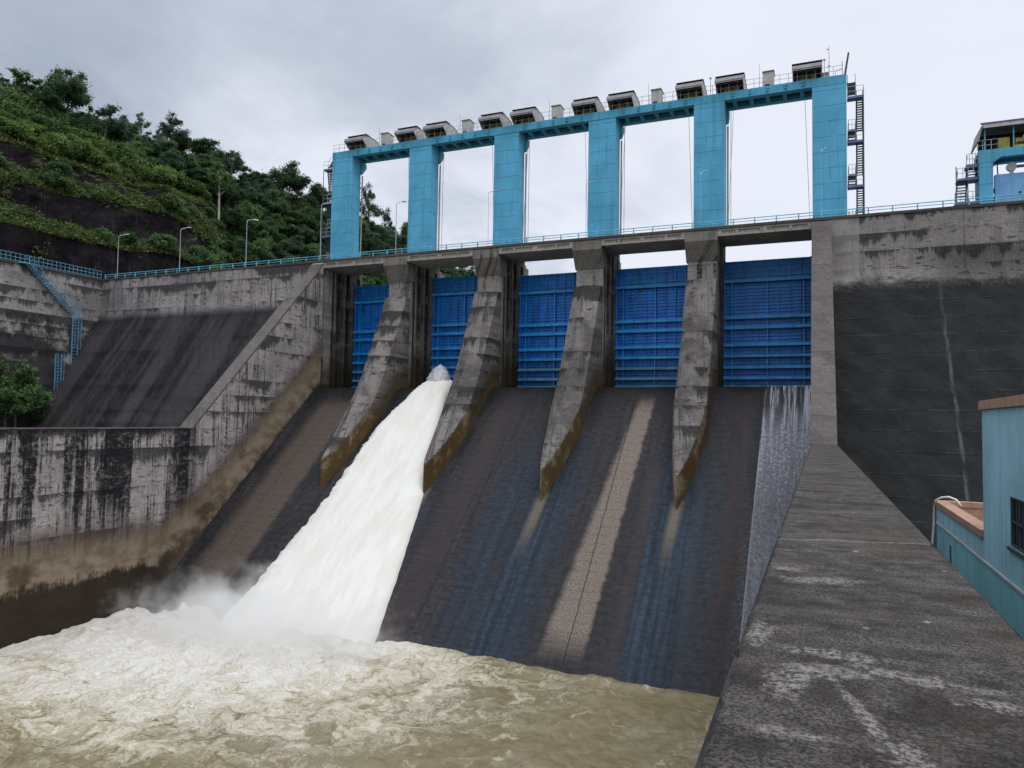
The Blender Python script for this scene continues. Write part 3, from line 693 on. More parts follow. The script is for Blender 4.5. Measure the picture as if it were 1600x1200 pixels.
# ------------------------------------------------------------------ chute
ch = thing('spillway_chute', (0,0,0), '', 'spillway')
ch['label'] = 'dark concrete spillway chute sloping from the blue gates down to the river'
ysC = np.concatenate([np.linspace(9, 1, 10), np.linspace(.6, -4, 24), np.linspace(-4.4, -40, 110)])
xsC = np.linspace(XL - .2, XW0 + .2, 200)
P = np.array([[(x, y, chute_z(y) + .02*mn.noise(Vector((x*.5, y*.8, 0))) + .012*mn.noise(Vector((x*1.7, y*3.0, 0)))) for x in xsC] for y in ysC])
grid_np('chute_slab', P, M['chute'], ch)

# ------------------------------------------------------------------ piers
def groove_plan(xf, sgn, y0=1.24, y1=8.4):
    """outline of a grooved bay face from downstream to upstream; xf = face plane, sgn = direction into the bay"""
    o = []
    def g(a, b, d): o.extend([(xf, a), (xf - sgn*d, a), (xf - sgn*d, b), (xf, b)])
    o.append((xf, y0)); g(1.95, 2.22, .30); g(2.95, 3.75, .42); g(4.0, 4.45, .25); g(4.9, 5.6, .42); g(7.0, 7.95, .32)
    o.append((xf, y1))
    return o
def front_y(z, ax):
    """pier nose: y of the nose surface at level z and relative half width ax (0 ridge, 1 side)"""
    zz = [-5.2, -9.0, -12.0, -15.0, -17.0, -19.0, -21.0, -23.0, -25.0, -27.0, -40]
    ys = [.50, -1.3, -2.72, -4.2, -5.45, -6.95, -8.65, -10.5, -12.4, -14.5, -28]
    side = np.interp(-z, [-q for q in zz], ys)
    ridge = side - .70 - .85 * min(1.3, max(0, (-5.2 - z) / 19.5))
    surf = side + (ridge - side) * (1 - ax ** 1.15)
    plan = -13.05 + 6.5 * ax ** 1.45
    return max(surf, plan)
def make_pier(k, label):
    x0 = pier_x(k); x1 = x0 + WP; xc = (x0 + x1)/2
    e = thing('spillway_pier', (xc, 3, SILL), label, 'pier', 'piers between the spillway bays')
    L = groove_plan(x0, -1); Rr = groove_plan(x1, 1)
    MB().prism(L + list(reversed(Rr)), -30, -1.02, 'z').build('pier_body', M['pier'], e)
    h = MB().box(x0 - .01, x1 + .01, 4.75, 8.42, -1.02, -.02)
    h.box(x0 + .25, x1 - .25, 8.43, 9.5, -20, -.45); h.box(x0 + .4, x1 - .45, 9.51, 10.8, -20, -.62)
    h.build('pier_head', M['pier'], e)
    c = MB()
    a, b = x0 - .13, x1 + .15
    c.prism([(-.02, -.3), (-.02, -1.32), (1.20, -3.2), (2.1, -3.2), (2.1, -.3)], a, b, 'x')
    c.build('corbel', M['cap'], e, bevel=.03)
    # nose
    nx = 33; zs = np.concatenate([np.linspace(-5.2, -17, 34), np.linspace(-17.15, -29.5, 84)])
    P = np.zeros((len(zs) + 1, nx + 2, 3))
    for i, z in enumerate(zs):
        for j in range(nx + 2):
            if j == 0 or j == nx + 1:
                P[i, j] = (x0 + .006 if j == 0 else x1 - .006, 1.235, z); continue
            t = (j - 1) / (nx - 1); ax = abs(2*t - 1)
            y = front_y(z, ax)
            x = x0 + .006 + t * (WP - .012)
            y = min(y, 1.2)
            wob = .035 * mn.noise(Vector((x*.8, z*.9, k*3.1))) if 1 < j < nx else 0
            P[i, j] = (x, y + wob, z)
    P[1:] = P[:-1].copy()
    P[0, :, 0] = P[1, :, 0]; P[0, :, 1] = 1.235; P[0, :, 2] = P[1, :, 2] + .04
    o = grid_np('pier_nose', P - np.array([*e.location]), M['nose'], e, False)
    return e
names_p = {1: 'concrete pier with bullet nose, rightmost of the four', 2: 'concrete pier with bullet nose, second from the right',
           3: 'concrete pier along the right edge of the white water jet', 4: 'concrete pier along the left edge of the white water jet'}
for k in (1, 2, 3, 4): make_pier(k, names_p[k])
# end abutments
e = thing('abutment', (XL - .8, 4, SILL), 'grooved concrete abutment at the left end of the gates', 'abutment')
L = groove_plan(XL, 1, .45); MB().prism(L + [(XL - WW - 1.2, 8.4), (XL - WW - 1.2, .45)], -30, -1.02, 'z').build('abutment_body', M['pier'], e)
MB().box(XL - WW - 1.2, XL + .01, 4.75, 8.42, -1.02, -.02).build('abutment_head', M['pier'], e)
e = thing('abutment', (XW0 + 1.5, 4, SILL), 'plain concrete abutment at the right end of the gates', 'abutment')
L = groove_plan(XW0, -1, .02); MB().prism(L + [(XW0 + 3.4, 8.4), (XW0 + 3.4, .02)], -30, -.32, 'z').build('abutment_body', M['pier'], e)
MB().box(XW0 - .01, XW0 + 3.4, 4.75, 8.42, -.32, -.02).build('abutment_head', M['pier'], e)

# ------------------------------------------------------------------ bridge deck
e = thing('bridge_deck', (-28, 2, 0), 'concrete road bridge over the spillway gates with recessed fascia panels', 'bridge')
MB().box(XL - WW, XW0 + WW, .16, 4.7, -1.0, -.27).build('deck_slab', M['deck'], e)
MB().box(XL - WW, XW0 + WW + 2.45, -.10, .42, -.27, .01).build('kerb', M['kerb'], e, bevel=.02)
fas0 = None
for k in range(5):
    xr = XW0 if k == 0 else pier_x(k) - .13
    xl = pier_x(k + 1) + WP + .15 if k < 4 else XL
    d = -S * k
    f = MB(); f.box(xl, xr, .02, .155, -.47, -.272); f.box(xl, xr, .02, .155, -1.0, -.80)
    posts = [(xl, d-7.83), (d-6.47, d-6.2), (d-4.16, d-3.56), (d-1.51, d-1.26), (d+.14, xr)]
    for a, b in posts: f.box(max(a, xl), min(b, xr), .02, .155, -.80, -.47)
    f.build('fascia', M['deck'], e, bevel=.015)

# ------------------------------------------------------------------ crest railing
e = thing('crest_railing', (-30, .25, 0), 'pale blue two-rail railing along the dam crest', 'railing')
x = -95.6; post0 = None
while x < 41:
    if post0 is None:
        post0 = MB().box(x-.05, x+.05, .16, .26, -.005, .64).build('railing_post', M['rail'], e)
        px0 = x
    else:
        p = post0.copy(); COL.objects.link(p); p.parent = e; p.location.x = x - px0
    x += 2.02
MB().tube([(-95.9, .21, .62), (41.5, .21, .62)], .045, 6).build('top_rail', M['rail'], e)
MB().tube([(-95.9, .21, .34), (41.5, .21, .34)], .035, 6).build('mid_rail', M['rail'], e)
e = thing('bank_railing', (-96, -15, 0), 'tall blue mesh railing on top of the left bank retaining wall', 'railing')
post0 = None
for i in range(60):
    y = -.2 - .62 * i
    if post0 is None: post0 = MB().box(-96.02, -95.98, y-.022, y+.022, -.0, 1.1).build('railing_post', M['ladder'], e)
    else:
        p = post0.copy(); COL.objects.link(p); p.parent = e; p.location.y = -.62 * i
for z in (.12, .6, 1.1): MB().tube([(-96, -.1, z), (-96, -37, z)], .03, 5).build('rail', M['rail'], e)

# ------------------------------------------------------------------ lamps
lamp_lab = ['grey lamp post over the crest railing, leftmost of all', 'grey lamp post in front of the dark rock face, second from left', 'lamp post with bright white head in front of the forest',
            'grey lamp post just left of the leftmost blue column', 'grey lamp post in the gap right of the leftmost blue column', 'thin lamp post beside the third blue column from the left',
            'thin lamp post in front of the fourth blue column', 'thin lamp post in front of the fifth blue column', 'thin lamp post in front of the rightmost blue column']
for i, x in enumerate((-93.4, -81.2, -69.3, -57.2, -46.05, -33.75, -22.1, -9.95, 1.4)):
    h = (6.4, 6.35, 6.5, 7.4, 6.45, 6.45, 6.2, 5.9, 6.8)[i]
    r = .058 if i < 5 else .026
    e = thing('street_lamp', (x, .38, 0), lamp_lab[i], 'street lamp', 'lamp posts along the crest')
    MB().tube([(x, .38, -.1), (x - .05, .38, h - .25)], r, 8, r*.65).build('pole', M['lamp'], e)
    if i == 2: dx, dy = .05, 1.7
    else: dx, dy = .45, 1.15
    MB().tube([(x - .05, .38, h - .28), (x + .08*dx, .38 + .1*dy, h - .05), (x + dx*.75, .38 + dy*.75, h + .30)], .045, 6).build('arm', M['lamp'], e)
    a = Vector((x + dx*.7, .38 + dy*.7, h + .28)); b = Vector((x + dx*1.15, .38 + dy*1.15, h + .40))
    mid = (a + b) / 2
    MB().tube([a, a.lerp(b, .2), a.lerp(b, .8), b], .10, 8, .07).build('lamp_head', M['lampwhite'] if i == 2 else M['lamp'], e, True)

# ------------------------------------------------------------------ gantry
g = thing('hoist_gantry', (-27, 6.5, 0), 'long cyan concrete hoist gantry on six columns above the dam crest', 'gantry')
YB = 8.35
for k in range(6):
    x = -S * k + GA
    m = MB().box(x, x + WC, YG0, 7.25, -.05, ZG - .9)
    m.build('column', M['gantry'], g, bevel=.03)
    c = MB().prism([(7.26, 14.9), (YB - .1, 14.9), (YB - .1, 14.3), (7.26, 13.2)], x + .25, x + WC + .25 if k else x + WC - .2, 'x')
    c.build('corbel', M['gantry_beam'], g)
    MB().box(x - .02, x + WC + .02, YG0 - .025, YB, ZG - .93, ZG - .02).build('column_head', M['gantry_beam'], g, bevel=.02)
for k in range(5):
    xl = -S * (k + 1) + GA + WC + .03; xr = -S * k + GA - .03
    m = MB().box(xl, xr, YG0 - .02, YG0 + .75, ZG - .88, ZG - .02)
    m.box(xl, xr, 7.6, YB - .02, ZG - .88, ZG - .02)
    L = xr - xl
    for i in range(5):
        a = xl + L * (.11 + i * .195) - .2
        m.box(a, a + .4, YG0 + .76, 7.59, ZG - .86, ZG - .2)
    m.build('beam', M['gantry_beam'], g)
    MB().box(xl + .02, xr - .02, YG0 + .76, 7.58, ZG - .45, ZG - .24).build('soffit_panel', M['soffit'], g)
br0 = None
for k in range(5):
    for i in range(5):
        x = -S * k + GA - 8.77 + .9 + i * 1.75
        if br0 is None:
            br0 = MB().box(x - .14, x + .14, YG0 - .13, YG0 - .026, ZG - .30, ZG - .22).box(x - .14, x + .14, YG0 - .13, YG0 - .026, ZG - .62, ZG - .54).box(x-.05, x+.05, YG0-.10, YG0-.027, ZG-.54, ZG-.30).build('bracket', M['gantry_beam'], g); bx = x
        else:
            p = br0.copy(); COL.objects.link(p); p.parent = g; p.location.x = x - bx
for k in range(1, 6):
    x = -S * k + GA + WC + .02
    MB().tube([(x + .12, 7.45, -.05), (x + .12, 7.45, 13.1)], .10, 7).build('guide_pipe', M['pipe'], g)
    if k < 5: MB().tube([(x + .42, 7.7, -.05), (x + .42, 7.7, 15.0)], .035, 5).build('guide_rail', M['galv'], g)
    MB().box(x - WC - .5, x + .4, YG0 - .06, YG0 - .022, ZG - .95, ZG - .06).build('joint_plate', M['gantry_beam'], g) if k in (2, 3, 4) else None
# top railing
e = thing('gantry_railing', (-28, YG0, ZG), 'thin grey railing along the top edge of the cyan gantry', 'railing')
post0 = None; i = 0; x = -S*5 + GA + .1
while x < GA + WC - .3:
    if post0 is None: post0 = MB().tube([(x, YG0 + .08, ZG - .03), (x, YG0 + .08, ZG + 1.0)], .028, 5).build('railing_post', M['galv'], e); px0 = x
    else:
        p = post0.copy(); COL.objects.link(p); p.parent = e; p.location.x = x - px0
    x += .86
for z in (.5, 1.0): MB().tube([(-S*5 + GA, YG0 + .08, ZG + z), (GA + WC - .4, YG0 + .08, ZG + z)], .026, 5).build('rail', M['galv'], e)

# hoist shelters ----------------------------------------------------------------
ordw = ['rightmost', 'second from right', 'third from right', 'fourth from right', 'fifth from right', 'fifth from left', 'fourth from left', 'third from left', 'second from left', 'leftmost']
def make_shelter(x0, x1, label):
    e = thing('hoist_shelter', ((x0+x1)/2, 7, ZG), label, 'hoist shelter', 'hoist shelters on top of the gantry')
    top = [(4.55, 17.15), (4.75, 17.62), (5.35, 17.98), (6.2, 18.16), (7.2, 18.2), (8.2, 18.05), (9.0, 17.6), (9.5, 16.9)]
    inner = [(y + (.03 if y < 7 else -.05), z - .07) for y, z in top]
    MB().prism(top + list(reversed(inner)), x0 - .05, x1 + .05, 'x').build('roof', M['roofgrey'], e)
    MB().box(x0 - .07, x1 + .07, 5.3, 6.3, 18.165, 18.22).build('roof_ridge', M['roofdark'], e)
    wall = inner[::-1]
    for xx in (x0, x1 - .06):
        pts = [(6.0, ZG + .0), (8.9, ZG + .0), (9.42, 16.85)] + [(y, z - .01) for y, z in inner[::-1][1:]]
        MB().prism(pts, xx, xx + .06, 'x').build('end_wall', M['white'], e)
    MB().box(x0 + .06, x1 - .06, 8.6, 8.66, ZG, 17.6).build('back_wall', M['dark'], e)
    MB().box(x0 - .02, x1 + .02, 4.60, 4.66, 16.98, 17.16).build('visor', M['white'], e)
    MB().box(x0 + .1, x1 - .1, 4.95, 5.0, 17.2, 17.75).build('visor_panel', M['roofgrey'], e)
    mach = MB().box(x0 + .35, x1 - .35, 5.9, 7.6, ZG + .01, ZG + .35)
    mach.tube([(x0 + .6, 6.7, ZG + .75), (x1 - 1.2, 6.7, ZG + .75)], .40, 12)
    mach.box(x1 - 1.1, x1 - .5, 6.2, 7.2, ZG + .35, ZG + 1.05)
    mach.build('winch', M['yellow'], e)
    for i in range(4):
        xx = x0 + .1 + i * (x1 - x0 - .2) / 3
        MB().tube([(xx, 5.95, ZG), (xx, 5.95, 17.2)], .035, 5).build('shelter_post', M['galv'], e)
    return e
idx = 0
for k in range(5):
    for (a, b) in ((-1.42, 1.60), (-9.2, -6.1)):
        make_shelter(a - S*k + .1, b - S*k - .1, 'arched hoist shelter with yellow winch on the gantry, %s of ten' % ordw[idx]).scale = (1, 1, .86); idx += 1
cab_lab = ['rightmost', 'second from right', 'middle', 'second from left', 'leftmost']
cab0 = None; rod0 = None
for k in range(5):
    x = -4.3 - S*k
    if cab0 is None:
        cab0 = thing('control_cabinet', (x + .55, 7, ZG), '', 'cabinet', 'cabinets on top of the gantry')
        MB().box(x, x + 1.1, 6.0, 7.3, ZG + .02, 17.85).build('cabinet_body', M['white'], cab0, bevel=.03)
        MB().box(x - .06, x + 1.16, 5.9, 7.5, 17.86, 17.95).build('cabinet_roof', M['roofgrey'], cab0)
        MB().box(x + .2, x + .7, 5.965, 5.995, ZG + .2, ZG + .5).build('vent', M['dark'], cab0)
        c = cab0
        rod0 = thing('lightning_rod', (x - .35, 6.2, ZG), '', 'lightning rod', 'lightning rods on the gantry')
        MB().tube([(x - .35, 6.2, ZG), (x - .35, 6.2, ZG + 2.9)], .032, 5, .014).build('mast', M['rope'], rod0)
        MB().box(x - .45, x - .25, 6.1, 6.3, ZG - .01, ZG + .12).build('mast_base', M['galv'], rod0)
        r = rod0
    else:
        c = copy_tree(cab0); c.location.x = x + .55
        r = copy_tree(rod0); r.location.x = x - .35
    c['label'] = 'white control cabinet on the gantry top, %s of five' % cab_lab[k]
    r['label'] = 'thin lightning rod beside the %s white cabinet on the gantry' % cab_lab[k]
# right end equipment
e = thing('weather_mast', (2.2, 6.2, ZG), 'tall thin weather mast at the right end of the gantry top', 'mast')
MB().tube([(2.2, 6.2, ZG - .02), (2.2, 6.2, ZG + 3.6)], .05, 6, .03).build('mast', M['galv'], e)
MB().box(1.95, 2.2, 6.15, 6.25, ZG + 3.25, ZG + 3.33).build('sensor_arm', M['galv'], e)
MB().ball((2.2, 6.2, ZG + 1.5), .12).build('sensor', M['galv'], e)
for x, lab in ((1.75, 'short sensor post with round head left of the weather mast'), (-9.6+.5, '')):
    if not lab: continue
    e = thing('sensor_post', (x, 6.0, ZG), lab, 'sensor')
    MB().tube([(x, 6, ZG - .02), (x, 6, ZG + 2.1)], .035, 5).build('post', M['galv'], e); MB().ball((x, 6, ZG + 2.15), .14).build('sensor_head', M['galv'], e, True)
e = thing('sensor_post', (-9.75, 6.0, ZG), 'short sensor post with round head between two hoist shelters', 'sensor')
MB().tube([(-9.75, 6, ZG - .02), (-9.75, 6, ZG + 2.1)], .035, 5).build('post', M['galv'], e); MB().ball((-9.75, 6, ZG + 2.15), .14).build('sensor_head', M['galv'], e, True)
e = thing('utility_box', (1.9, 7, ZG), 'pale utility box at the right end of the gantry top', 'box')
MB().box(1.55, 2.2, 6.6, 7.4, ZG, ZG + .95).build('box_body', M['white'], e, bevel=.02); MB().box(1.5, 2.25, 6.5, 7.5, ZG + .955, ZG + 1.0).build('box_lid', M['galv'], e)
e = thing('antenna_panel', (3.5, 6.0, ZG), 'slanted dark antenna panel at the gantry right corner', 'antenna')
MB().tube([(3.45, 6.0, ZG - .05), (3.45, 6.0, ZG + 1.7)], .045, 6).build('mast', M['galv'], e)
MB().prism([(3.55, ZG + .0), (3.75, ZG - .05), (4.12, ZG + 2.45), (3.95, ZG + 2.48)], 5.9, 6.05, 'y').build('panel', M['roofdark'], e)
MB().tube([(2.75, 6, ZG), (2.8, 6, ZG + .7), (3.4, 6, ZG + .95)], .04, 5).build('bracket', M['galv'], e)

# hoist ropes
rope0 = None
bayw = ['rightmost', 'second from right', 'middle', 'second from left', 'leftmost']
for k in range(5):
    for (xt, xb, side) in ((-7.29, -8.0, 'left'), (-.18, .36, 'right')):
        if k == 4 and side == 'left': continue
        o = MB().tube([(xt - S*k, 6.3, ZG - .45), (xb - S*k, 6.3, -.3)], .022, 5).build('hoist_rope', M['rope'])
        tag(o, 'thin slanting hoist rope at the %s side of the %s gantry opening' % (side, bayw[k]), 'rope', 'hoist ropes below the gantry')

# ------------------------------------------------------------------ gates
def make_gate(xl, xr, k, label):
    teal = k in (0, 3)
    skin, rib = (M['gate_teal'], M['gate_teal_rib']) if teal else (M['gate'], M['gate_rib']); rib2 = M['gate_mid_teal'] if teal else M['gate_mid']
    zb, zt = -16.0, -2.15
    lift = .45 if k == 3 else 0
    zb += lift; zt += lift
    e = thing('spillway_gate', ((xl + xr)/2, 7.3, zb), label, 'gate', 'blue steel spillway gates')
    MB().box(xl - .25, xr + .25, 7.42, 7.55, zb - (.3 if not lift else 0), zt).build('skin_plate', skin, e)
    n = 8; dx = (xr - xl) / n
    for i in range(n + 1):                                      # vertical stiffeners of the top panel
        x = xl + i * dx
        MB().box(x - .05, x + .05, 7.18, 7.41, zt - 2.2, zt + .02).build('stiffener', rib, e)
        if 0 < i < n: MB().box(x - .035, x + .035, 7.12, 7.41, zt - 11.9, zt - 2.5).build('stiffener', rib2, e)
    for i, zz in enumerate((0, .55, 1.1, 1.65)):
        MB().box(xl, xr, 7.24, 7.41, zt - zz - .07, zt - zz + .03).build('top_rib', rib, e)
    levels = [2.25, 6.2, 7.3, 9.15, 10.33, 11.55, 12.7, 13.62]
    for i, d in enumerate(levels):
        mt = rib if i < 5 else (M['gate_pale'] if (i == 7 or (i >= 5 and not teal)) else rib)
        z = zt - d
        b = MB().box(xl - .1, xr + .1, 6.72, 7.41, z - .05, z + .05); b.box(xl - .1, xr + .1, 6.62, 6.74, z - .15, z + .15)
        b.build('girder', mt, e)
    cols = [.09, .5, .91]
    for c in cols:
        x = xl + (xr - xl) * c
        MB().box(x - .055, x + .055, 6.92, 7.4, zt - 13.6, zt - 2.3).build('post', rib, e)
    th = MB(); z = zt - 2.6
    while z > zt - 13.4:
        th.box(xl, xr, 7.22, 7.415, z - .035, z + .035); z -= .37
    th.build('rib_panel', rib2, e)
    for xx in (xl - .02, xr + .02): MB().box(xx - .16, xx + .16, 7.0, 7.40, zb, zt + .05).build('edge_plate', skin, e)
    return e
gl = ['teal-blue spillway gate in the rightmost bay above the water veil', 'bright blue spillway gate in the second bay from the right', 'bright blue spillway gate in the middle bay',
      'partly raised blue gate behind the white water jet', 'deep blue spillway gate in the leftmost bay']
for k in range(5):
    xr = XW0 if k == 0 else pier_x(k); xl = pier_x(k + 1) + WP if k < 4 else XL
    make_gate(xl + .05, xr - .05, k, gl[k])

# ------------------------------------------------------------------ external stairs
def flight(m_tread, m_str, x0, x1, ya, za, yb, zb, n):
    for i in range(n):
        t = (i + .5) / n
        y, z = ya + (yb - ya)*t, za + (zb - za)*t
        m_tread.box(x0, x1, y - .13, y + .13, z - .03, z + .03)
    for x in (x0 - .03, x1 + .03):
        m_str.tube([(x, ya, za), (x, yb, zb)], .07, 4)
        m_str.tube([(x, ya, za + .9), (x, yb, zb + .9)], .028, 4)
def landing(e, x0, x1, y0, y1, z):
    MB().box(x0, x1, y0, y1, z - .22, z).build('landing', M['stairblue'], e)
    r = MB()
    for zz in (.5, 1.0): r.tube([(x0, y0, z + zz), (x1, y0, z + zz), (x1, y1, z + zz)], .025, 4)
    for x in np.linspace(x0, x1, max(3, int((x1 - x0) / .4))): r.tube([(x, y0, z), (x, y0, z + 1)], .022, 4)
    for y in np.linspace(y0, y1, 4)[1:]: r.tube([(x1, y, z), (x1, y, z + 1)], .022, 4)
    r.build('landing_rail', M['galv'], e)
def stair_tower(x0, sgn, label, tops):
    e = thing('stair_tower', (x0 + sgn*.8, 6.2, 0), label, 'stairs')
    xa, xb = sorted((x0, x0 + sgn*1.5)); xm = x0 + sgn*.85
    ua, ub = sorted((x0 + sgn*.9, x0 + sgn*1.42)); va, vb = sorted((x0 + sgn*.1, x0 + sgn*.75))
    prev = 0.0
    for z in tops:
        landing(e, xa, xb, 5.5, 6.4, z)
        t, s = MB(), MB()
        flight(t, s, ua, ub, 6.3, z - .1, 6.9, z - 3.3, 14)
        t.build('treads', M['steel'], e); s.build('stringers', M['steel'], e)
        landing(e, va, vb, 5.6, 7.1, z - 3.4)
        t, s = MB(), MB()
        flight(t, s, va, vb, 5.7, z - 3.5, 6.9, z - 4.5, 5)
        t.build('treads', M['steel'], e); s.build('stringers', M['steel'], e)
    t, s = MB(), MB(); flight(t, s, va, vb, 5.6, tops[0] + .1, 6.9, tops[0] + 2.0, 8)
    t.build('treads', M['steel'], e); s.build('stringers', M['steel'], e)
    for yy, xx in ((5.5, x0 + sgn*1.48), (7.0, x0 + sgn*1.48)):
        MB().tube([(xx, yy, -.1), (xx, yy, tops[0])], .05, 5).build('tower_post', M['steel'], e)
stair_tower(GA + WC + .08, 1, 'dark steel stair tower on the right end of the cyan gantry', (13.7, 9.1, 4.5))
stair_tower(-S*5 + GA - .08, -1, 'dark steel stair tower on the left end of the cyan gantry', (14.0, 9.4, 4.8))

# ------------------------------------------------------------------ bank stairs and ladders on the retaining wall
e = thing('wall_stairs', (-95.9, -8, -3), 'pale blue steel stairs slanting down the left retaining wall', 'stairs')
t, s = MB(), MB()
for i in range(22):
    f = (i + .5) / 22; y, z = -11.2 + 6.6*f, -.1 - 5.9*f
    t.box(-95.95, -95.25, y - .14, y + .14, z - .04, z + .04)
for x in (-95.95, -95.2):
    s.tube([(x, -11.3, -.0), (x, -4.6, -6.0)], .09, 4); s.tube([(x, -11.3, 1.0), (x, -4.6, -5.0)], .05, 4)
for i in range(8):
    f = i / 7; y, z = -11.3 + 6.7*f, -6.0*f; s.tube([(-95.2, y, z), (-95.2, y, z + 1)], .035, 4)
t.build('treads', M['ladder'], e); s.build('stringers', M['ladder'], e)
MB().box(-96.0, -95.1, -12.2, -11.2, -.12, -.0).build('landing', M['rail'], e)
def ladder(x, y, z0, z1, label, mat):
    e = thing('wall_ladder', (x, y, z0), label, 'ladder', 'ladders on the left retaining wall')
    for dy in (-.42, .42): MB().box(x - .06, x + .06, y + dy - .07, y + dy + .07, z0, z1 + .9).build('side_rail', mat, e)
    r = MB(); z = z0 + .3
    while z < z1: r.box(x - .03, x + .03, y - .36, y + .36, z - .03, z + .03); z += .45
    r.build('rungs', mat, e)
    c = MB()
    for dy in (-.42, .42): c.box(x + .55, x + .62, y + dy - .03, y + dy + .03, z0 + 2.0, z1 + .9)
    z = z0 + 2.0
    while z < z1 + .9: c.box(x + .07, x + .6, y - .45, y - .40, z - .03, z + .03).box(x + .07, x + .6, y + .40, y + .45, z - .03, z + .03); z += 1.1
    c.build('cage', mat, e)
ladder(-95.2, -4.4, -12.7, -6.0, 'upper pale blue caged ladder below the slanting stairs', M['ladder'])
ladder(-94.7, -7.0, -19.4, -12.6, 'lower pale blue caged ladder beside the green bush', M['ladder'])
ladder(-94.2, -7.9, -22.0, -19.6, 'short grey ladder at the foot of the left retaining wall', M['lamp'])

# ------------------------------------------------------------------ far right intake gantry
e = thing('intake_gantry', (18, 6.3, 0), 'small cyan intake gantry with roofed hoist at the far right', 'gantry')
MB().box(15.2, 16.32, 5.29, 7.5, -.05, 5.3).build('column', M['gantry'], e, bevel=.02)
MB().box(22.5, 23.6, 5.29, 7.5, -.05, 5.3).build('column', M['gantry'], e)
MB().prism([(15.2, 5.305), (16.32, 5.305), (17.0, 5.75), (21.8, 5.75), (22.5, 5.305), (23.6, 5.305), (23.6, 6.55), (15.2, 6.55)], 5.28, 5.9, 'y').build('beam', M['gantry_beam'], e)
MB().prism([(15.2, 5.305), (16.32, 5.305), (17.0, 5.75), (21.8, 5.75), (22.5, 5.305), (23.6, 5.305), (23.6, 6.55), (15.2, 6.55)], 7.2, 7.8, 'y').build('beam', M['gantry_beam'], e)
MB().box(15.2, 23.6, 5.905, 7.195, 6.2, 6.55).build('platform', M['gantry_beam'], e)
rf = [(15.0, 7.3), (15.35, 8.75), (15.6, 9.0), (23.8, 9.0), (23.8, 8.9), (15.7, 8.9), (15.45, 8.65), (15.15, 7.3)]
MB().prism(rf, 5.0, 8.2, 'y').build('roof', M['roofgrey'], e)
MB().box(15.5, 23.8, 4.93, 4.995, 8.55, 8.88).build('roof_band', M['white'], e)
MB().box(15.3, 23.8, 4.90, 4.995, 8.89, 9.05).build('roof_fascia', M['purple'], e)
MB().box(15.6, 23.6, 8.0, 8.1, 6.56, 8.85).build('back_wall', M['dark'], e)
for x in (15.7, 18.0, 20.3, 22.6): MB().tube([(x, 5.4, 6.55), (x, 5.4, 8.9)], .06, 6).build('roof_post', M['rail'], e)
r = MB()
for z in (7.0, 7.5): r.tube([(15.05, 5.3, z), (17.0, 5.3, z)], .03, 4)
for x in (15.05, 15.5, 16.2, 16.9): r.tube([(x, 5.3, 6.55), (x, 5.3, 7.5)], .03, 4)
r.build('platform_rail', M['galv'], e)
e = thing('hoist_motor', (19, 6.4, 6.55), 'yellow hoist motor under the intake gantry roof', 'hoist')
m = MB().box(18.1, 22.5, 5.7, 7.0, 6.56, 6.85); m.tube([(18.3, 6.3, 7.3), (19.6, 6.3, 7.3)], .42, 12); m.build('motor', M['yellow'], e)
MB().tube([(19.5, 5.9, 7.45), (19.5, 6.9, 7.45)], .72, 14).build('gearbox', M['yellow'], e)
MB().box(16.9, 17.8, 5.9, 6.9, 6.56, 7.75).build('control_box', M['yellow'], e)
MB().box(18.35, 19.1, 5.86, 5.9, 7.05, 7.2).build('vent', M['dark'], e)
e = thing('bulkhead_gate', (20, 6.6, 0), 'large blue steel bulkhead panel hanging inside the small intake gantry', 'panel')
MB().box(16.62, 22.2, 6.2, 6.75, .05, 4.35)  .build('gate_leaf', M['panel'], e, bevel=.03)
for z in (.8, 1.9, 2.7): MB().box(16.42, 16.61, 6.3, 6.7, z, z + .35).build('guide_shoe', M['dark'], e)
MB().tube([(18.6, 6.19, 2.45), (18.6, 6.10, 2.45)], .11, 10).build('port', M['dark'], e)
e = thing('lifting_beam', (19, 6.5, 4.4), 'grey lifting pulley and purple beam above the blue panel', 'pulley')
MB().tube([(18.0, 6.2, 5.0), (18.0, 6.6, 5.0)], .42, 14).build('pulley', M['galv'], e)
MB().box(18.45, 22.4, 6.3, 6.6, 4.92, 5.12).build('cross_beam', M['purple'], e); MB().box(17.85, 18.15, 6.25, 6.55, 4.36, 4.65).build('shackle', M['galv'], e)
MB().tube([(16.9, 6.4, 4.36), (16.85, 6.4, 5.7)], .06, 5).build('link', M['dark'], e)
# its zig-zag stair
e = thing('stair_tower', (14.3, 6.4, 0), 'small purple-grey zigzag stair left of the intake gantry', 'stairs')
def xflight(xa, za, xb, zb, n, y0, y1):
    t, s = MB(), MB()
    for i in range(n):
        f = (i + .5)/n; x, z = xa + (xb - xa)*f, za + (zb - za)*f
        t.box(x - .12, x + .12, y0, y1, z - .03, z + .03)
    for y in (y0, y1):
        s.tube([(xa, y, za), (xb, y, zb)], .06, 4); s.tube([(xa, y, za + .9), (xb, y, zb + .9)], .03, 4)
    t.build('treads', M['steel'], e); s.build('stringers', M['steel'], e)
tt, ss = MB(), MB()
flight(tt, ss, 13.5, 14.25, 6.0, 4.0, 6.9, 1.75, 9); tt.build('treads', M['steel'], e); ss.build('stringers', M['steel'], e)
for (a, b, z) in ((13.45, 15.18, 4.1), (13.2, 15.18, 1.75), (14.2, 15.18, 5.4), (13.5, 15.18, .35)):
    MB().box(a, b, 5.5, 6.9, z - .2, z).build('landing', M['stairblue'], e)
    r = MB()
    for zz in (.5, 1.0): r.tube([(a, 5.5, z + zz), (b, 5.5, z + zz)], .028, 4)
    for x in np.linspace(a, b, 5): r.tube([(x, 5.5, z), (x, 5.5, z + 1)], .028, 4)
    r.build('landing_rail', M['galv'], e)
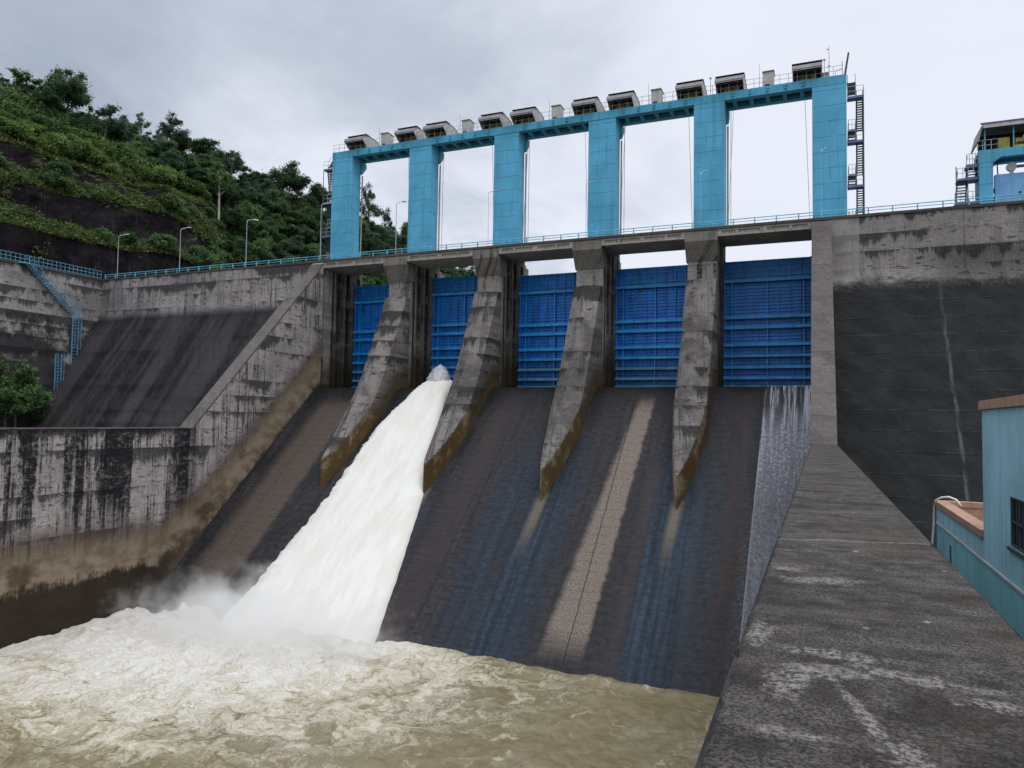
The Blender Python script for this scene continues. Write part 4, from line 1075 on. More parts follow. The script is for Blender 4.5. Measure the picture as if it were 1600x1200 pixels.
tt, ss = MB(), MB(); flight(tt, ss, 14.35, 15.1, 5.8, 5.4, 6.9, 4.1, 6); tt.build('treads', M['steel'], e); ss.build('stringers', M['steel'], e)
tt, ss = MB(), MB(); flight(tt, ss, 14.35, 15.1, 5.8, 1.7, 6.9, .3, 6); tt.build('treads', M['steel'], e); ss.build('stringers', M['steel'], e)
for x in (13.35, 14.3): MB().tube([(x, 5.6, -.1), (x, 5.6, 5.3)], .05, 5).build('tower_post', M['steel'], e)

# ------------------------------------------------------------------ pale blue building at right
XB = 6.0
e = thing('pump_house', (9, -48, -36), 'pale blue flat-roofed building with brown coping at the right edge', 'building')
yN, yB, yF = -35.6, -46.0, -62.0
zP, zT = -23.12, -18.86
w = MB()
# low wing: wall, lower teal part left as its own mesh; string course between
w.box(XB, XB + .3, yB, yN, -24.1, zP - .26)
w.build('parapet_wall', M['house'], e)
MB().box(XB, XB + .3, yB, yN, -40, -24.18).build('lower_wall', M['house_low'], e)
MB().box(XB + .3, XB + 9, yN - .3, yN, -40, zP - .26).build('end_wall', M['house'], e)
MB().box(XB + .31, XB + 9, yB, yN - .31, -24.7, -24.4).build('terrace_floor', M['brick'], e)
MB().box(XB + .305, XB + .32, yB, yN - .32, -24.39, zP - .27).build('parapet_lining', M['brick'], e)
MB().box(XB + .33, XB + 9, yN - .33, yN - .305, -24.39, zP - .27).build('parapet_lining', M['brick'], e)
# tall block with window opening
wy0, wy1, wz0, wz1 = -51.6, -49.62, -23.1, -21.68
t = MB(); t.box(XB, XB + .3, wy1, yB - .001, -24.1, zT - .3).box(XB, XB + .3, yF, wy0, -24.1, zT - .3)
t.box(XB, XB + .3, wy0, wy1, wz1, zT - .3).box(XB, XB + .3, wy0, wy1, -24.1, wz0)
t.build('block_wall', M['house'], e)
MB().box(XB, XB + .3, yF, yB - .001, -40, -24.18).build('lower_wall', M['house_low'], e)
MB().box(XB + .3, XB + 9, yB - .3, yB - .002, -24.39, zT - .3).build('block_end_wall', M['house'], e)
MB().box(XB + .3, XB + 9, yF, yF + .3, -40, zT - .3).build('block_end_wall', M['house'], e)
MB().box(XB + .3, XB + 9, yF + .3, yB - .31, zT - .35, zT - .2).build('roof_slab', M['deck'], e)
MB().box(XB - .035, XB + .31, yF, yN + .03, -24.18, -24.1).build('string_course', M['white'], e)
# coping tiles
cp = MB()
y = yN + .08
while y > yB + .05:
    y2 = max(y - .9, yB + .02); cp.box(XB - .09, XB + .42, y2 + .006, y, zP - .25, zP); y = y2
x = XB + .43
while x < XB + 8: cp.box(x, x + .9, yN - .36, yN + .08, zP - .25, zP); x += .906
cp.build('parapet_coping', M['brick'], e, bevel=.008)
cp = MB(); y = yB + .07
while y > yF:
    cp.box(XB - .09, XB + .42, y - .894, y, zT - .29, zT); y -= .9
x = XB + .43
while x < XB + 8: cp.box(x, x + .9, yB - .36, yB + .07, zT - .29, zT); x += .906
cp.build('block_coping', M['brick'], e, bevel=.008)
# wall seams
gr = None
for yy in (-37.6, -38.9, -40.3, -41.7, -43.1, -44.6, -46.9, -48.6, -53.0):
    zt_ = zP - .27 if yy > yB else zT - .31
    z0_ = -40 if not (wy0 < yy < wy1) else wz1
    MB().box(XB - .006, XB + .001, yy - .012, yy + .012, z0_, -24.2).build('wall_seam', M['house_low'], e)
    MB().box(XB - .006, XB + .001, yy - .012, yy + .012, -24.05, zt_).build('wall_seam', M['house_low'], e)
win = MB().box(XB + .02, XB + .1, wy0, wy1, wz1 - .06, wz1 - .001)
win.box(XB + .02, XB + .1, wy0, wy1, wz0 + .001, wz0 + .06).box(XB + .02, XB + .1, wy1 - .07, wy1 - .001, wz0 + .06, wz1 - .06).box(XB + .02, XB + .1, wy0 + .001, wy0 + .07, wz0 + .06, wz1 - .06)
win.box(XB + .03, XB + .09, wy0, wy1, -22.42, -22.36).box(XB + .03, XB + .09, -50.28, -50.22, wz0, wz1).box(XB + .03, XB + .09, -50.93, -50.87, wz0, wz1)
wn = win.build('window', M['frame'], e)
MB().box(XB + .105, XB + .115, wy0, wy1, wz0, wz1).build('pane', M['glass'], wn)
MB().box(XB - .07, XB + .04, wy0 - .08, wy1 + .08, wz0 - .09, wz0 - .002).build('sill', M['frame'], wn)
MB().box(XB - .015, XB + .02, -39.55, -39.2, -25.35, -24.62).build('vent', M['frame'], e)
# outdoor unit on the terrace
e = thing('outdoor_unit', (6.9, -44.0, -24.4), 'white air-conditioner unit on the terrace behind the brown coping', 'air conditioner')
MB().box(6.55, 7.25, -44.35, -43.95, -24.38, -23.0).build('unit_body', M['lampwhite'], e, bevel=.02)
MB().tube([(6.9, -43.945, -23.55), (6.9, -43.90, -23.55)], .3, 18).build('fan_grille', M['galv'], e)
# hose
pts = [(6.75, -37.1, -23.2), (6.6, -36.9, -22.95), (6.35, -36.65, -22.86), (6.1, -36.4, -22.92), (5.92, -36.2, -23.05), (5.84, -36.1, -23.4), (5.82, -36.08, -24.2), (5.74, -36.05, -25.3), (5.7, -36.0, -27.5), (5.72, -36.0, -31)]
tag(MB().tube(pts, .045, 8).build('hose', M['hose'], None, True), 'white hose draped over the brown coping and hanging down the blue wall', 'hose')

# ------------------------------------------------------------------ river, jet, veil, mist
def river_height(x, y):
    d = math.hypot((x + 39.5) / 1.5, (y + 29))
    amp = .13 + .30 * math.exp(-(d / 10.0) ** 2) + .20 * max(0, min(1, (-22 - x) / 16))
    n1 = mn.fractal(Vector((x*.22 + 3, y*.30, 1.3)), 1.0, 2.0, 5)
    n2 = mn.fractal(Vector((x*.75, y*.95, 7.7)), 1.0, 2.1, 4)
    rg = 1 - abs(mn.noise(Vector((x*.45 + n1, y*.5, 4.0)))) * 2
    h = amp * (n1 * .95 + n2 * .42 + rg * .30)
    h += .32 * (.35 + .65 * max(0, min(1, (-18 - x) / 16))) * mn.noise(Vector((x*.30 + 1.3*n1, y*.38, 11.0))) + .10 * max(0, mn.noise(Vector((x*1.6, y*1.9, 3.0))))
    edge = math.exp(-((y + 25.2) / 1.0) ** 2) * (x > -31)          # slap against the chute toe
    h += edge * (.12 + .38 * max(0, mn.noise(Vector((x*.35, 1.0, 2.0)))))
    h += .25 * math.exp(-(d / 7.0) ** 2)
    h += .8 * max(0, mn.fractal(Vector((x*.9, y*.9, 2.0)), 1, 2, 4) + .7) * math.exp(-((x + 51.0) / 1.5) ** 2 - ((y + 24.9) / .7) ** 2)
    return h
xs = np.arange(-56.6, 1.2, .20); ys = np.concatenate([np.arange(-20, -52, -.18), np.arange(-52, -92, -1.0)])
P = np.array([[(x, y, WAT + river_height(x, y)) for x in xs] for y in ys])
riv = grid_np('river', P, M['river']); riv['kind'] = 'structure'

cy = [5.5, 2.0, -.5, -2.3, -6.0, -11.0, -15.0, -19.3, -22.0, -24.5, -27.5, -30.0]
cl = [-43.2, -42.6, -41.4, -42.0, -43.7, -44.1, -44.45, -45.3, -45.9, -46.7, -47.6, -48.2]
cr = [-36.2, -36.3, -37.0, -37.2, -35.9, -34.3, -33.3, -32.3, -31.75, -31.25, -30.7, -30.3]
ys = np.linspace(5.5, -30, 260); ts = np.linspace(0, 1, 130)
P = np.zeros((len(ys), len(ts), 3))
for i, y in enumerate(ys):
    a = np.interp(-y, [-q for q in cy], cl); b = np.interp(-y, [-q for q in cy], cr)
    a += .30 * mn.noise(Vector((y*1.1, 0, 0))) + .10 * mn.fractal(Vector((y*3.1, 3, 0)), .8, 2, 5); b += .08 * mn.noise(Vector((y*1.1, 8, 0)))
    for j, t in enumerate(ts):
        x = a + (b - a) * t
        prof = (1 - abs(2*t - 1) ** 5)
        fl = min(1, max(0, (-13 - y) / 12))
        th = (.95 + .25 * fl) * prof ** .6
        nz = .05 * mn.fractal(Vector((x*.9, y*.28, 0)), 1, 2, 4) + .03 * mn.fractal(Vector((x*2.6, y*1.1, 4)), 1, 2, 4)
        zc = CZ + CS * y if y < -1.5 else chute_z(y)
        ed = (1 - t) ** 6
        rag = .20 * ed * mn.fractal(Vector((x*2.0, y*2.4, 9)), .8, 2, 5)
        P[i, j] = (x - rag, y - .35*th, max(zc, chute_z(y)) - .15 + th + nz * prof + .5 * abs(rag))
fl = grid_np('spill_water', P, M['flow']); tag(fl, 'broad white water jet pouring down the second bay from the left', 'water'); fl['kind'] = 'structure'

# spray plume under the raised gate: nested ragged bells of spray
m = MB()
for q_, hh in ((1.0, 2.9), (.8, 2.75), (.6, 2.95), (.42, 2.6), (1.15, 1.7)):
    rows = []
    for i in range(34):
        v = i / 33; z = -16.4 + hh * v
        rr = 1.45 * q_ * (1 - v ** 2.4) ** .62 + .02
        r = []
        for j in range(41):
            a = 2 * math.pi * j / 40
            q = rr * (1 + .16 * mn.fractal(Vector((math.cos(a)*1.2 + q_*9, math.sin(a)*1.2, z*.9)), 1, 2, 3) + .12 * mn.noise(Vector((math.cos(a)*6, math.sin(a)*6, z*4.5 + q_))))
            r.append((-39.6 + .15*v + q*math.cos(a), .1 + q*math.sin(a)*.8, z + .10*mn.noise(Vector((a*3, q_, v*6)))))
        rows.append(r)
    m.face_grid(rows)
pl = m.build('spray_plume', M['plume'], None, True); pl['kind'] = 'stuff'

ysV = np.linspace(1.0, -25.8, 130); xsV = np.linspace(-5.2, XW0 - .02, 60)
P = np.array([[(x, y - .03, chute_z(y) + .09 + .025*mn.noise(Vector((x*1.5, y*.8, 0))) + .015*mn.noise(Vector((x*5, y*4, 0)))) for x in xsV] for y in ysV])
ve = grid_np('water_veil', P, M['veil']); ve['kind'] = 'structure'

def make_mist():
    mat = bpy.data.materials.new('plunge_mist'); mat.use_nodes = True; t = mat.node_tree; t.nodes.clear()
    n = N.__new__(N); n.mat = mat; n.t = t
    out = t.nodes.new('ShaderNodeOutputMaterial'); g_ = t.nodes.new('ShaderNodeNewGeometry')
    n.pos = g_.outputs['Position']; s = t.nodes.new('ShaderNodeSeparateXYZ'); t.links.new(n.pos, s.inputs[0]); n.x, n.y, n.z = s.outputs
    def ell(cx, cy, cz, rx, ry, rz):
        a = n.m('DIVIDE', n.sub(n.x, cx), rx); b = n.m('DIVIDE', n.sub(n.y, cy), ry); c = n.m('DIVIDE', n.sub(n.z, cz), rz)
        r = n.m('SQRT', n.add(n.add(n.mul(a, a), n.mul(b, b)), n.mul(c, c)))
        return n.mr(n.add(r, n.mul(n.sub(n.noise(n.pos, .42, 5, .65), .5), 2.3)), 1.05, .20)
    d = n.m('MAXIMUM', ell(-40, -28.5, -36.6, 12.5, 6.5, 4.4), n.mul(ell(-47.0, -25.8, -36.3, 5.0, 3.4, 2.9), .55))
    d = n.mul(n.mul(d, n.noise(n.pos, .6, 4, .6)), .55)
    v = t.nodes.new('ShaderNodeVolumePrincipled'); v.inputs['Color'].default_value = (.995, .99, .98, 1); v.inputs['Anisotropy'].default_value = .2
    t.links.new(d, v.inputs['Density']); t.links.new(v.outputs[0], out.inputs['Volume'])
    return mat
mist = MB().box(-54, -26, -36, -20.5, -38.6, -31.6).build('mist', make_mist()); mist['kind'] = 'stuff'

# ------------------------------------------------------------------ ground, hill
MB().box(-130, XL - WW - .05, -95, 0, -24, -21.9).build('ground', M['ground'])['kind'] = 'structure'
gs = MB().face_grid([[(-3000, 12, -6), (3000, 12, -6)], [(-3000, 4000, -6), (3000, 4000, -6)]]).face_grid([[(-70, 11.9, -6), (20, 11.9, -6)], [(-70, 11.9, -20), (20, 11.9, -20)]]).build('reservoir_water', plain('reservoir_water_surface', (.08,.09,.07), .15)); gs['kind'] = 'structure'
gs = MB().face_grid([[(-3000, -3000, -45), (3000, -3000, -45)], [(-3000, 12, -45), (3000, 12, -45)]]).build('valley_ground', M['ground']); gs['kind'] = 'structure'

dv = Vector((.2953, .9554, 0)); nv = Vector((.9554, -.2953, 0)); p0 = Vector((-106, -15, 0))
def cutcol(a, zs, ssp):
    s = [0, 1.0, 4.0, 5.2, 8.0, 9.5, 18.0, 19.6, ssp[0], ssp[0] + 40]
    z = list(zs) + [ssp[1], ssp[1] - 8]
    return [tuple(p0 + dv * a - nv * q + Vector((0, 0, h))) for q, h in zip(s, z)]
cols = []
for a, zr, sp in ((-60, (-3, 7.4, 11.5, 14.6, 17.0, 23.0, 33.0, 38.5), (44, 43)), (-25, (-3, 7.3, 11, 14.5, 17.0, 22.2, 30.0, 35), (40, 39.5)), (5.9, (-3, 6.95, 10.0, 14.45, 17.1, 21.5, 28.3, 32.8), (38, 37.0)),
              (14, (-3, 6.6, 9.0, 14.3, 17.1, 20.6, 27.4, 32.0), (36, 36.5)), (20, (-3, 6.4, 8.6, 14.2, 17, 19.9, 26.6, 30.2), (34, 35.5)), (27, (-3, 6.5, 8.5, 14.1, 16.5, 19.6, 25.2, 27.5), (32, 34.5)),
              (31.7, (-3, 6.6, 8.7, 14.2, 16.2, 20.0, 24.0, 26.0), (31, 34.0))):
    cols.append(cutcol(a, zr, sp))
def natcol(toe, spine, bulge=2.0):
    t_, s_ = Vector(toe), Vector(spine); o = []
    for w in (0, .12, .24, .36, .48, .60, .74, .86, 1.0):
        q = t_.lerp(s_, w); q.z += bulge * math.sin(math.pi * w); o.append(tuple(q))
    e_ = s_ + (s_ - t_).normalized() * 40; e_.z = s_.z - 10; o.append(tuple(e_))
    return o
cols.append([(-95.9,17.2,-3),(-96.6,18,5.6),(-98.2,19.4,8.2),(-99.6,20.6,12.2),(-101.6,22.2,15.4),(-103.6,24.2,18.8),(-110.2,32,24.2),(-112,34,26.6),(-123,40,35.5),(-160,50,28)])
for toe, sp in (((-93.5, 24, -3), (-121.5, 46, 34)), ((-94, 36, -3), (-117.7, 54.3, 31)), ((-87, 50, -3), (-110.5, 68.3, 28)), ((-79, 70, -4), (-103, 84, 25)),
                ((-71, 88, -5), (-94, 99, 19)), ((-60, 106, -6), (-82, 116, 13)), ((-45, 124, -8), (-64, 134, 5)), ((-20, 140, -9), (-30, 160, -6.2))):
    cols.append(natcol(toe, sp))
C_ = np.array(cols)                                            # columns x rows x 3
def refine(A, n, axis):
    m = A.shape[axis]; t = np.linspace(0, m - 1, (m - 1) * n + 1); i = np.minimum(t.astype(int), m - 2); f = t - i
    A0, A1 = np.take(A, i, axis), np.take(A, i + 1, axis)
    sh = [1, 1, 1]; sh[axis] = -1
    return A0 + (A1 - A0) * f.reshape(sh)
T = refine(refine(C_, 9, 0), 7, 1)
for i in range(T.shape[0]):
    for j in range(T.shape[1]):
        v = Vector(T[i, j]); a = .5 if 0 < j else 0
        T[i, j] += a * np.array([mn.fractal(v*.25, 1, 2, 4), mn.fractal(v*.25 + Vector((7,7,7)), 1, 2, 4)*.7, mn.fractal(v*.22 + Vector((3,1,9)), 1, 2, 4)]) * 1.1
hill = grid_np('hill', T, M['hill'], None, False); hill['kind'] = 'structure'
bvh = BVHTree.FromPolygons([tuple(v.co) for v in hill.data.vertices], [tuple(p.vertices) for p in hill.data.polygons])
def ground_z(x, y):
    h = bvh.ray_cast(Vector((x, y, 200)), Vector((0, 0, -1)))
    return h[0].z if h[0] is not None else None

# ------------------------------------------------------------------ vegetation
def leaf_quads(centres, size, flat=.5, r=None):
    """one small bent-free leaf quad per centre, random orientation biased to face up/outward"""
    r = r or rng
    n = len(centres)
    nrm = r.normal(size=(n, 3)); nrm[:, 2] = np.abs(nrm[:, 2]) + flat; nrm /= np.linalg.norm(nrm, axis=1)[:, None]
    t = r.normal(size=(n, 3)); t -= (t * nrm).sum(1)[:, None] * nrm; t /= np.linalg.norm(t, axis=1)[:, None]
    b = np.cross(nrm, t); s = size * r.uniform(.6, 1.3, (n, 1))
    V = np.stack([centres - t*s, centres - b*s*.5, centres + t*s, centres + b*s*.5], 1).reshape(-1, 3)
    return V, np.arange(4*n).reshape(n, 4)
def make_tree(name, h, w, kind, leafmat, barkmat, seed):
    """prototype built at the origin, trunk base at z = 0"""
    r = np.random.default_rng(seed)
    e = bpy.data.objects.new(name, None); COL.objects.link(e)
    tm = MB(); tips = []
    trunk_h = h * {'dense': .45, 'open': .72, 'sparse': .7, 'spiky': .6, 'tall': .78}[kind]
    bend = r.normal(0, .05*h, 2)
    tr = [(bend[0]*(t**2), bend[1]*(t**2), trunk_h*t) for t in np.linspace(0, 1, 6)]
    tm.tube([(0, 0, -1.2)] + tr[1:], .022*h, 7, .010*h)
    nb = {'dense': 17, 'open': 12, 'sparse': 9, 'spiky': 14, 'tall': 11}[kind]
    for i in range(nb):
        f = {'dense': r.uniform(.35, 1), 'open': r.uniform(.45, 1), 'sparse': r.uniform(.6, 1), 'spiky': r.uniform(.3, 1), 'tall': r.uniform(.6, 1)}[kind]
        base = Vector((bend[0]*f*f, bend[1]*f*f, trunk_h*f))
        a = i * 2.4 + r.uniform(-.4, .4); el = r.uniform(.15, 1.15) if kind != 'spiky' else r.uniform(.5, 1.3)
        L = w * .5 * r.uniform(.65, 1.05) * (1.15 - .45*f)
        tip = base + Vector((math.cos(a)*math.cos(el), math.sin(a)*math.cos(el), math.sin(el) * 1.0)) * L
        if kind == 'dense': tip.z = min(tip.z + h*.12, h * .93)
        mid = base.lerp(tip, .5) + Vector((0, 0, -.06*L))
        tm.tube([base, mid, tip], .008*h, 5, .003*h); tips.append((tip, L)); tips.append((mid.lerp(tip, .4), L*.8))
    tips.append((Vector((bend[0], bend[1], h*.92)), w*.35))
    if kind in ('dense',):
        for i in range(16):
            a = r.uniform(0, 6.28); q = math.sqrt(r.uniform(0, 1)); zz = r.uniform(.4, .9)
            tips.append((Vector((math.cos(a)*q*w*.42*math.sin(zz*2.6), math.sin(a)*q*w*.42*math.sin(zz*2.6), h*zz)), w*.4))
    tm.build('trunk', barkmat, e, True)
    cs = []
    for tip, L in tips:
        ncl = {'dense': 300, 'open': 130, 'sparse': 60, 'spiky': 120, 'tall': 150}[kind]
        cr = ({'dense': .27, 'open': .24, 'sparse': .20, 'spiky': .16, 'tall': .26}[kind] * L + .30) * r.uniform(.65, 1.35)
        d = r.normal(size=(ncl, 3)); d /= np.linalg.norm(d, axis=1)[:, None]; d *= (np.abs(r.normal(0, .62, (ncl, 1))) ** .7) * cr
        d[:, 2] *= .72 if kind != 'spiky' else 1.6
        cs.append(np.array(tip)[None] + d)
    cs = np.concatenate(cs)
    k = cs[:, 2] > h * .16
    V, F = leaf_quads(cs[k], {'dense': .215, 'open': .20, 'sparse': .26, 'spiky': .27, 'tall': .21}[kind], .5, r)
    cr_ = mesh_np('crown', V, F, leafmat, e)
    e['h'] = h; e['w'] = w
    return e
protos = {
 'denseA': make_tree('forest_tree', 10, 9, 'dense', M['leaf_dark'], M['bark'], 1), 'denseB': make_tree('forest_tree', 9, 8, 'dense', M['leaf_dark'], M['bark'], 2),
 'denseC': make_tree('forest_tree', 8, 8, 'dense', M['leaf_mid'], M['bark'], 3), 'denseD': make_tree('forest_tree', 9, 7, 'dense', M['leaf_grey'], M['bark'], 4),
 'openA': make_tree('open_tree', 9, 6, 'open', M['leaf_grey'], M['bark'], 5), 'openB': make_tree('open_tree', 9, 7, 'open', M['leaf_mid'], M['bark'], 6),
 'sparse': make_tree('sparse_tree', 9, 6.5, 'sparse', M['leaf_grey'], M['bark'], 7), 'spiky': make_tree('spiky_tree', 8, 5, 'spiky', M['leaf_dark'], M['bark'], 8),
 'tallP': make_tree('pale_trunk_tree', 13, 6, 'tall', M['leaf_mid'], M['palebark'], 9),
 'bush': make_tree('bush', 2.6, 3.4, 'dense', M['leaf_mid'], M['bark'], 10), 'bushY': make_tree('bush', 2.4, 3.2, 'dense', M['leaf_bright'], M['bark'], 11),
}
proto_used = set()
def place(kind, x, y, z, h, w, label, cat, group=None, rz=None):
    p = protos[kind]
    o = p if kind not in proto_used else copy_tree(p)
    first = kind not in proto_used; proto_used.add(kind)
    o.location = (x, y, z); o.scale = (w/p['w'], w/p['w'], h/p['h']); o.rotation_euler = (0, 0, random.uniform(0, 6.28) if rz is None else rz)
    tag(o, label, cat, group)
    return o
for p in protos.values(): pass
sky_trees = [
 ('denseA', -120.0, 10.5, 41.0, 8.6, 'tall dense dark tree highest on the skyline at upper left'), ('openB', -124.5, 10.8, 40.0, 6.0, 'open green tree behind the highest skyline tree'),
 ('openB', -124.5, 6.5, 38.8, 7.8, 'see-through tree on the rock top left of the highest tree'), ('openA', -126.9, 3.4, 37.8, 5.0, 'thin tree on the rock top at the left picture edge'),
 ('openA', -118.8, 16.6, 36.8, 8.2, 'airy tree with gaps right of the highest skyline tree'), ('spiky', -119.7, 20.7, 36.2, 5.6, 'spiky dark tree on the skyline below the airy tree'),
 ('spiky', -122.3, 17.4, 37.0, 5.2, 'spiky pointed tree between the airy tree and the skyline slope'), ('sparse', -127.2, 31.3, 42.6, 5.0, 'slender sparse tree standing out on the skyline, left of a layered one'),
 ('openA', -120.8, 34.0, 42.5, 6.6, 'layered open tree standing out on the mid skyline'), ('sparse', -124.7, 33.6, 39.5, 4.4, 'small sparse tree between two taller skyline trees'),
 ('sparse', -116.0, 44.9, 38.2, 6.6, 'sparse tree with scattered leaves leaning over the skyline gap'), ('denseA', -114.0, 60.9, 40.4, 11.5, 'big rounded dark tree on the skyline left of the gantry'),
 ('denseB', -116.8, 55.5, 36.4, 8.0, 'rounded dark tree left of the biggest rounded skyline tree'), ('denseB', -109.8, 67.1, 36.8, 8.0, 'dark rounded tree just left of the leftmost blue column'),
 ('openA', -105.5, 81.8, 41.0, 6.6, 'tall airy tree just right of the leftmost blue column'), ('openA', -104.5, 88.9, 36.4, 5.2, 'small airy tree in the leftmost gantry opening'),
 ('denseC', -100.2, 93.1, 33.2, 6.4, 'rounded tree low in the leftmost gantry opening'), ('tallP', -104.7, 30.5, 29.6, 6.2, 'tall tree with pale slender trunk in front of the forest'),
 ('openA', -90.8, 107.5, 21.9, 7.6, 'airy tree seen through the gap under the bridge deck'), ('denseB', -120.0, 41.0, 39.7, 8.6, 'dense dark tree below the layered skyline tree'), ('denseB', -122.3, 29.4, 35.0, 8.0, 'dense dark tree on the slope left of the sparse tree'),
]
taken = []; openpos = []
for kd, x, y, zt, w, lab in sky_trees:
    gz = ground_z(x, y)
    if gz is None: gz = zt - 9
    h = min(max(zt - gz, 5.0), 16)
    place(kd, x, y, zt - h, h, w, lab, 'tree'); taken.append((x, y))
    if kd in ('openA', 'openB', 'sparse') and zt > 36: openpos.append((x, y))
# forest over the natural slope and behind the cut
def col_pt(ci, w):
    """point on the terrain grid, ci = control column (float), w = row (float)"""
    i = min(int(ci * 9), T.shape[0] - 1); j = min(int(w * 7), T.shape[1] - 1)
    return T[i, j]
cnt = 0; tries = 0
labs = {'denseA': 'tall dark leafy tree in the forest on the hillside', 'denseB': 'dark bushy tree in the forest on the hillside', 'denseC': 'mid green bushy tree in the forest on the hillside',
        'denseD': 'grey green bushy tree in the forest on the hillside', 'openB': 'open mid green tree in the forest on the hillside'}
while cnt < 300 and tries < 9000:
    tries += 1
    ci = random.uniform(6.6, 14.0) if random.random() < .58 else random.uniform(3.2, 7.2)
    w = random.uniform(.8, 8.6) if ci > 7.3 else random.uniform(6.05, 8.6) if ci > 4.4 else random.uniform(7.0, 8.0)
    if ci < 5.0 and w > 8.0: continue
    x, y, z = col_pt(ci, w)
    if any((x-a)**2 + (y-b)**2 < (3.1 if ci > 7 else 2.9) ** 2 for a, b in taken): continue
    if 7 <= ci < 8.3 and w < 5: continue
    if any((x-a)**2 + (y-b)**2 < 17 for a, b in openpos): continue
    taken.append((x, y))
    q = random.random()
    kd = 'denseA' if q < .30 else 'denseB' if q < .56 else 'denseC' if q < .74 else 'denseD' if q < .9 else 'openB'
    h = random.uniform(5.5, 8.5) * (.8 if ci < 7 else 1.0) * (.85 if w > 7.6 else 1)
    place(kd, x, y, z - .4, h, random.uniform(5.5, 8.0) * (.85 if ci < 7 else 1.0), labs[kd], 'tree', labs[kd].split(' tree')[0] + ' trees on the forested hillside')
    cnt += 1
# bushes on the benches
bl = {'bush': 'mid green bush on the rock bench of the hillside', 'bushY': 'bright yellow green bush on the rock bench of the hillside'}
nb = 0
for i in range(150):
    row = random.choices((1.55, 3.55, 6.0), (.15, .22, .63))[0]
    ci = random.uniform(.9, 7.4); rw = row + random.uniform(-.3, .3) if row < 5 else random.uniform(5.15, 6.3)
    if row < 5 and random.random() < .30: continue
    x, y, z = col_pt(ci, rw)
    kd = 'bushY' if (row > 5 and random.random() < .72) else 'bush'
    sc = random.uniform(.5, 1.2) if row > 5 else random.choice((.3, .4, .45, .55, .7, 1.0))
    sx = sc * random.uniform(.7, 1.35)
    place(kd, x, y, z - .3, 2.5*sc*random.uniform(.75, 1.5), 3.3*sx, bl[kd], 'bush', ('bright' if kd == 'bushY' else 'green') + ' bushes on the hillside benches'); nb += 1
# corner slope shrubs
for i in range(55):
    ci = random.uniform(7.05, 8.6); rw = random.uniform(.9, 6.3)
    x, y, z = col_pt(ci, rw)
    if rw < 3.4 and ci < 7.75: continue
    sc = random.uniform(.5, 1.0)
    place('bush', x, y, z - .25, 2.4*sc, 3.2*sc, 'mid green bush on the steep slope right of the rock face', 'bush', 'bushes on the slope by the rock face')
# bushes at the foot of the retaining wall
for x, y, z, h, w, lab in ((-94.4, -12.6, -21.9, 9.0, 8.0, 'large dark bush at the left edge in front of the retaining wall'), (-91.0, -16.0, -21.9, 5.0, 7.0, 'leafy bush low at the left edge above the wall'),
                           (-92.6, -6.3, -21.9, 3.6, 4.2, 'bright green bush beside the lower blue ladder'), (-93.2, -9.2, -21.9, 2.2, 3.2, 'small dark bush left of the short grey ladder')):
    place('denseC' if h > 4 else 'bush', x, y, z, h, w, lab, 'bush')
hd = MB().box(-94.6, -93.8, -10.5, -3.0, -21.9, -19.7).build('low_wall', M['tier']); tag(hd, 'low dark concrete wall at the foot of the short grey ladder', 'wall')
# grass and ground cover on benches, one mass
cs, cs2, cs3 = [], [], []
for k in range(46000):
    ci = random.uniform(.5, 7.6)
    q = random.random()
    rw = random.uniform(1.0, 1.9) if q < .2 else random.uniform(3.0, 3.95) if q < .42 else random.uniform(4.95, 6.2)
    if q < .42 and False and mn.noise(Vector((ci*3, rw, 0))) < -.25: continue
    i, j = ci*9, rw*7; ii, jj = int(i), int(j); fi, fj = i-ii, j-jj
    if ii + 1 >= T.shape[0]: continue
    p = T[ii, jj]*(1-fi)*(1-fj) + T[ii+1, jj]*fi*(1-fj) + T[ii, jj+1]*(1-fi)*fj + T[ii+1, jj+1]*fi*fj
    p = p + np.array([random.gauss(0, .25), random.gauss(0, .25), abs(random.gauss(0, .30))])
    (cs if mn.noise(Vector((p[0]*.15, p[1]*.15, p[2]*.2))) + random.gauss(0, .25) > 0.05 or rw < 4.5 and random.random() < .5 else cs2).append(p)
for k in range(60000):
    ci = random.uniform(.5, 7.5); rw = random.uniform(.15, 5.0)
    i, j = ci*9, rw*7; ii, jj = int(i), int(j); fi, fj = i-ii, j-jj
    p = T[ii, jj]*(1-fi)*(1-fj) + T[ii+1, jj]*fi*(1-fj) + T[ii, jj+1]*(1-fi)*fj + T[ii+1, jj+1]*fi*fj
    fr = rw - math.floor(rw)
    onface = int(rw) % 2 == 0
    q = mn.fractal(Vector((p[0]*.22, p[1]*.22, p[2]*.10)), .8, 2, 5)
    lim = (.62 - .75 * max(0, fr - .6)) if onface else -.3
    if q < lim: continue
    p = p + np.array([random.gauss(.25, .25), random.gauss(0, .25), random.gauss(-.1, .35) if onface else abs(random.gauss(0, .30)) + max(0, q) * random.uniform(0, 2.4)])
    (cs if random.random() < .45 else cs2 if random.random() < .3 else cs3).append(p)
V, F = leaf_quads(np.array(cs3), .26, .3); o = mesh_np('creepers', V, F, M['leaf_mid']); o['kind'] = 'stuff'
V, F = leaf_quads(np.array(cs), .26, .2); o = mesh_np('bench_grass', V, F, M['leaf_dry']); o['kind'] = 'stuff'
V, F = leaf_quads(np.array(cs2), .28, .3); o = mesh_np('ground_cover', V, F, M['leaf_bright']); o['kind'] = 'stuff'
cs = []
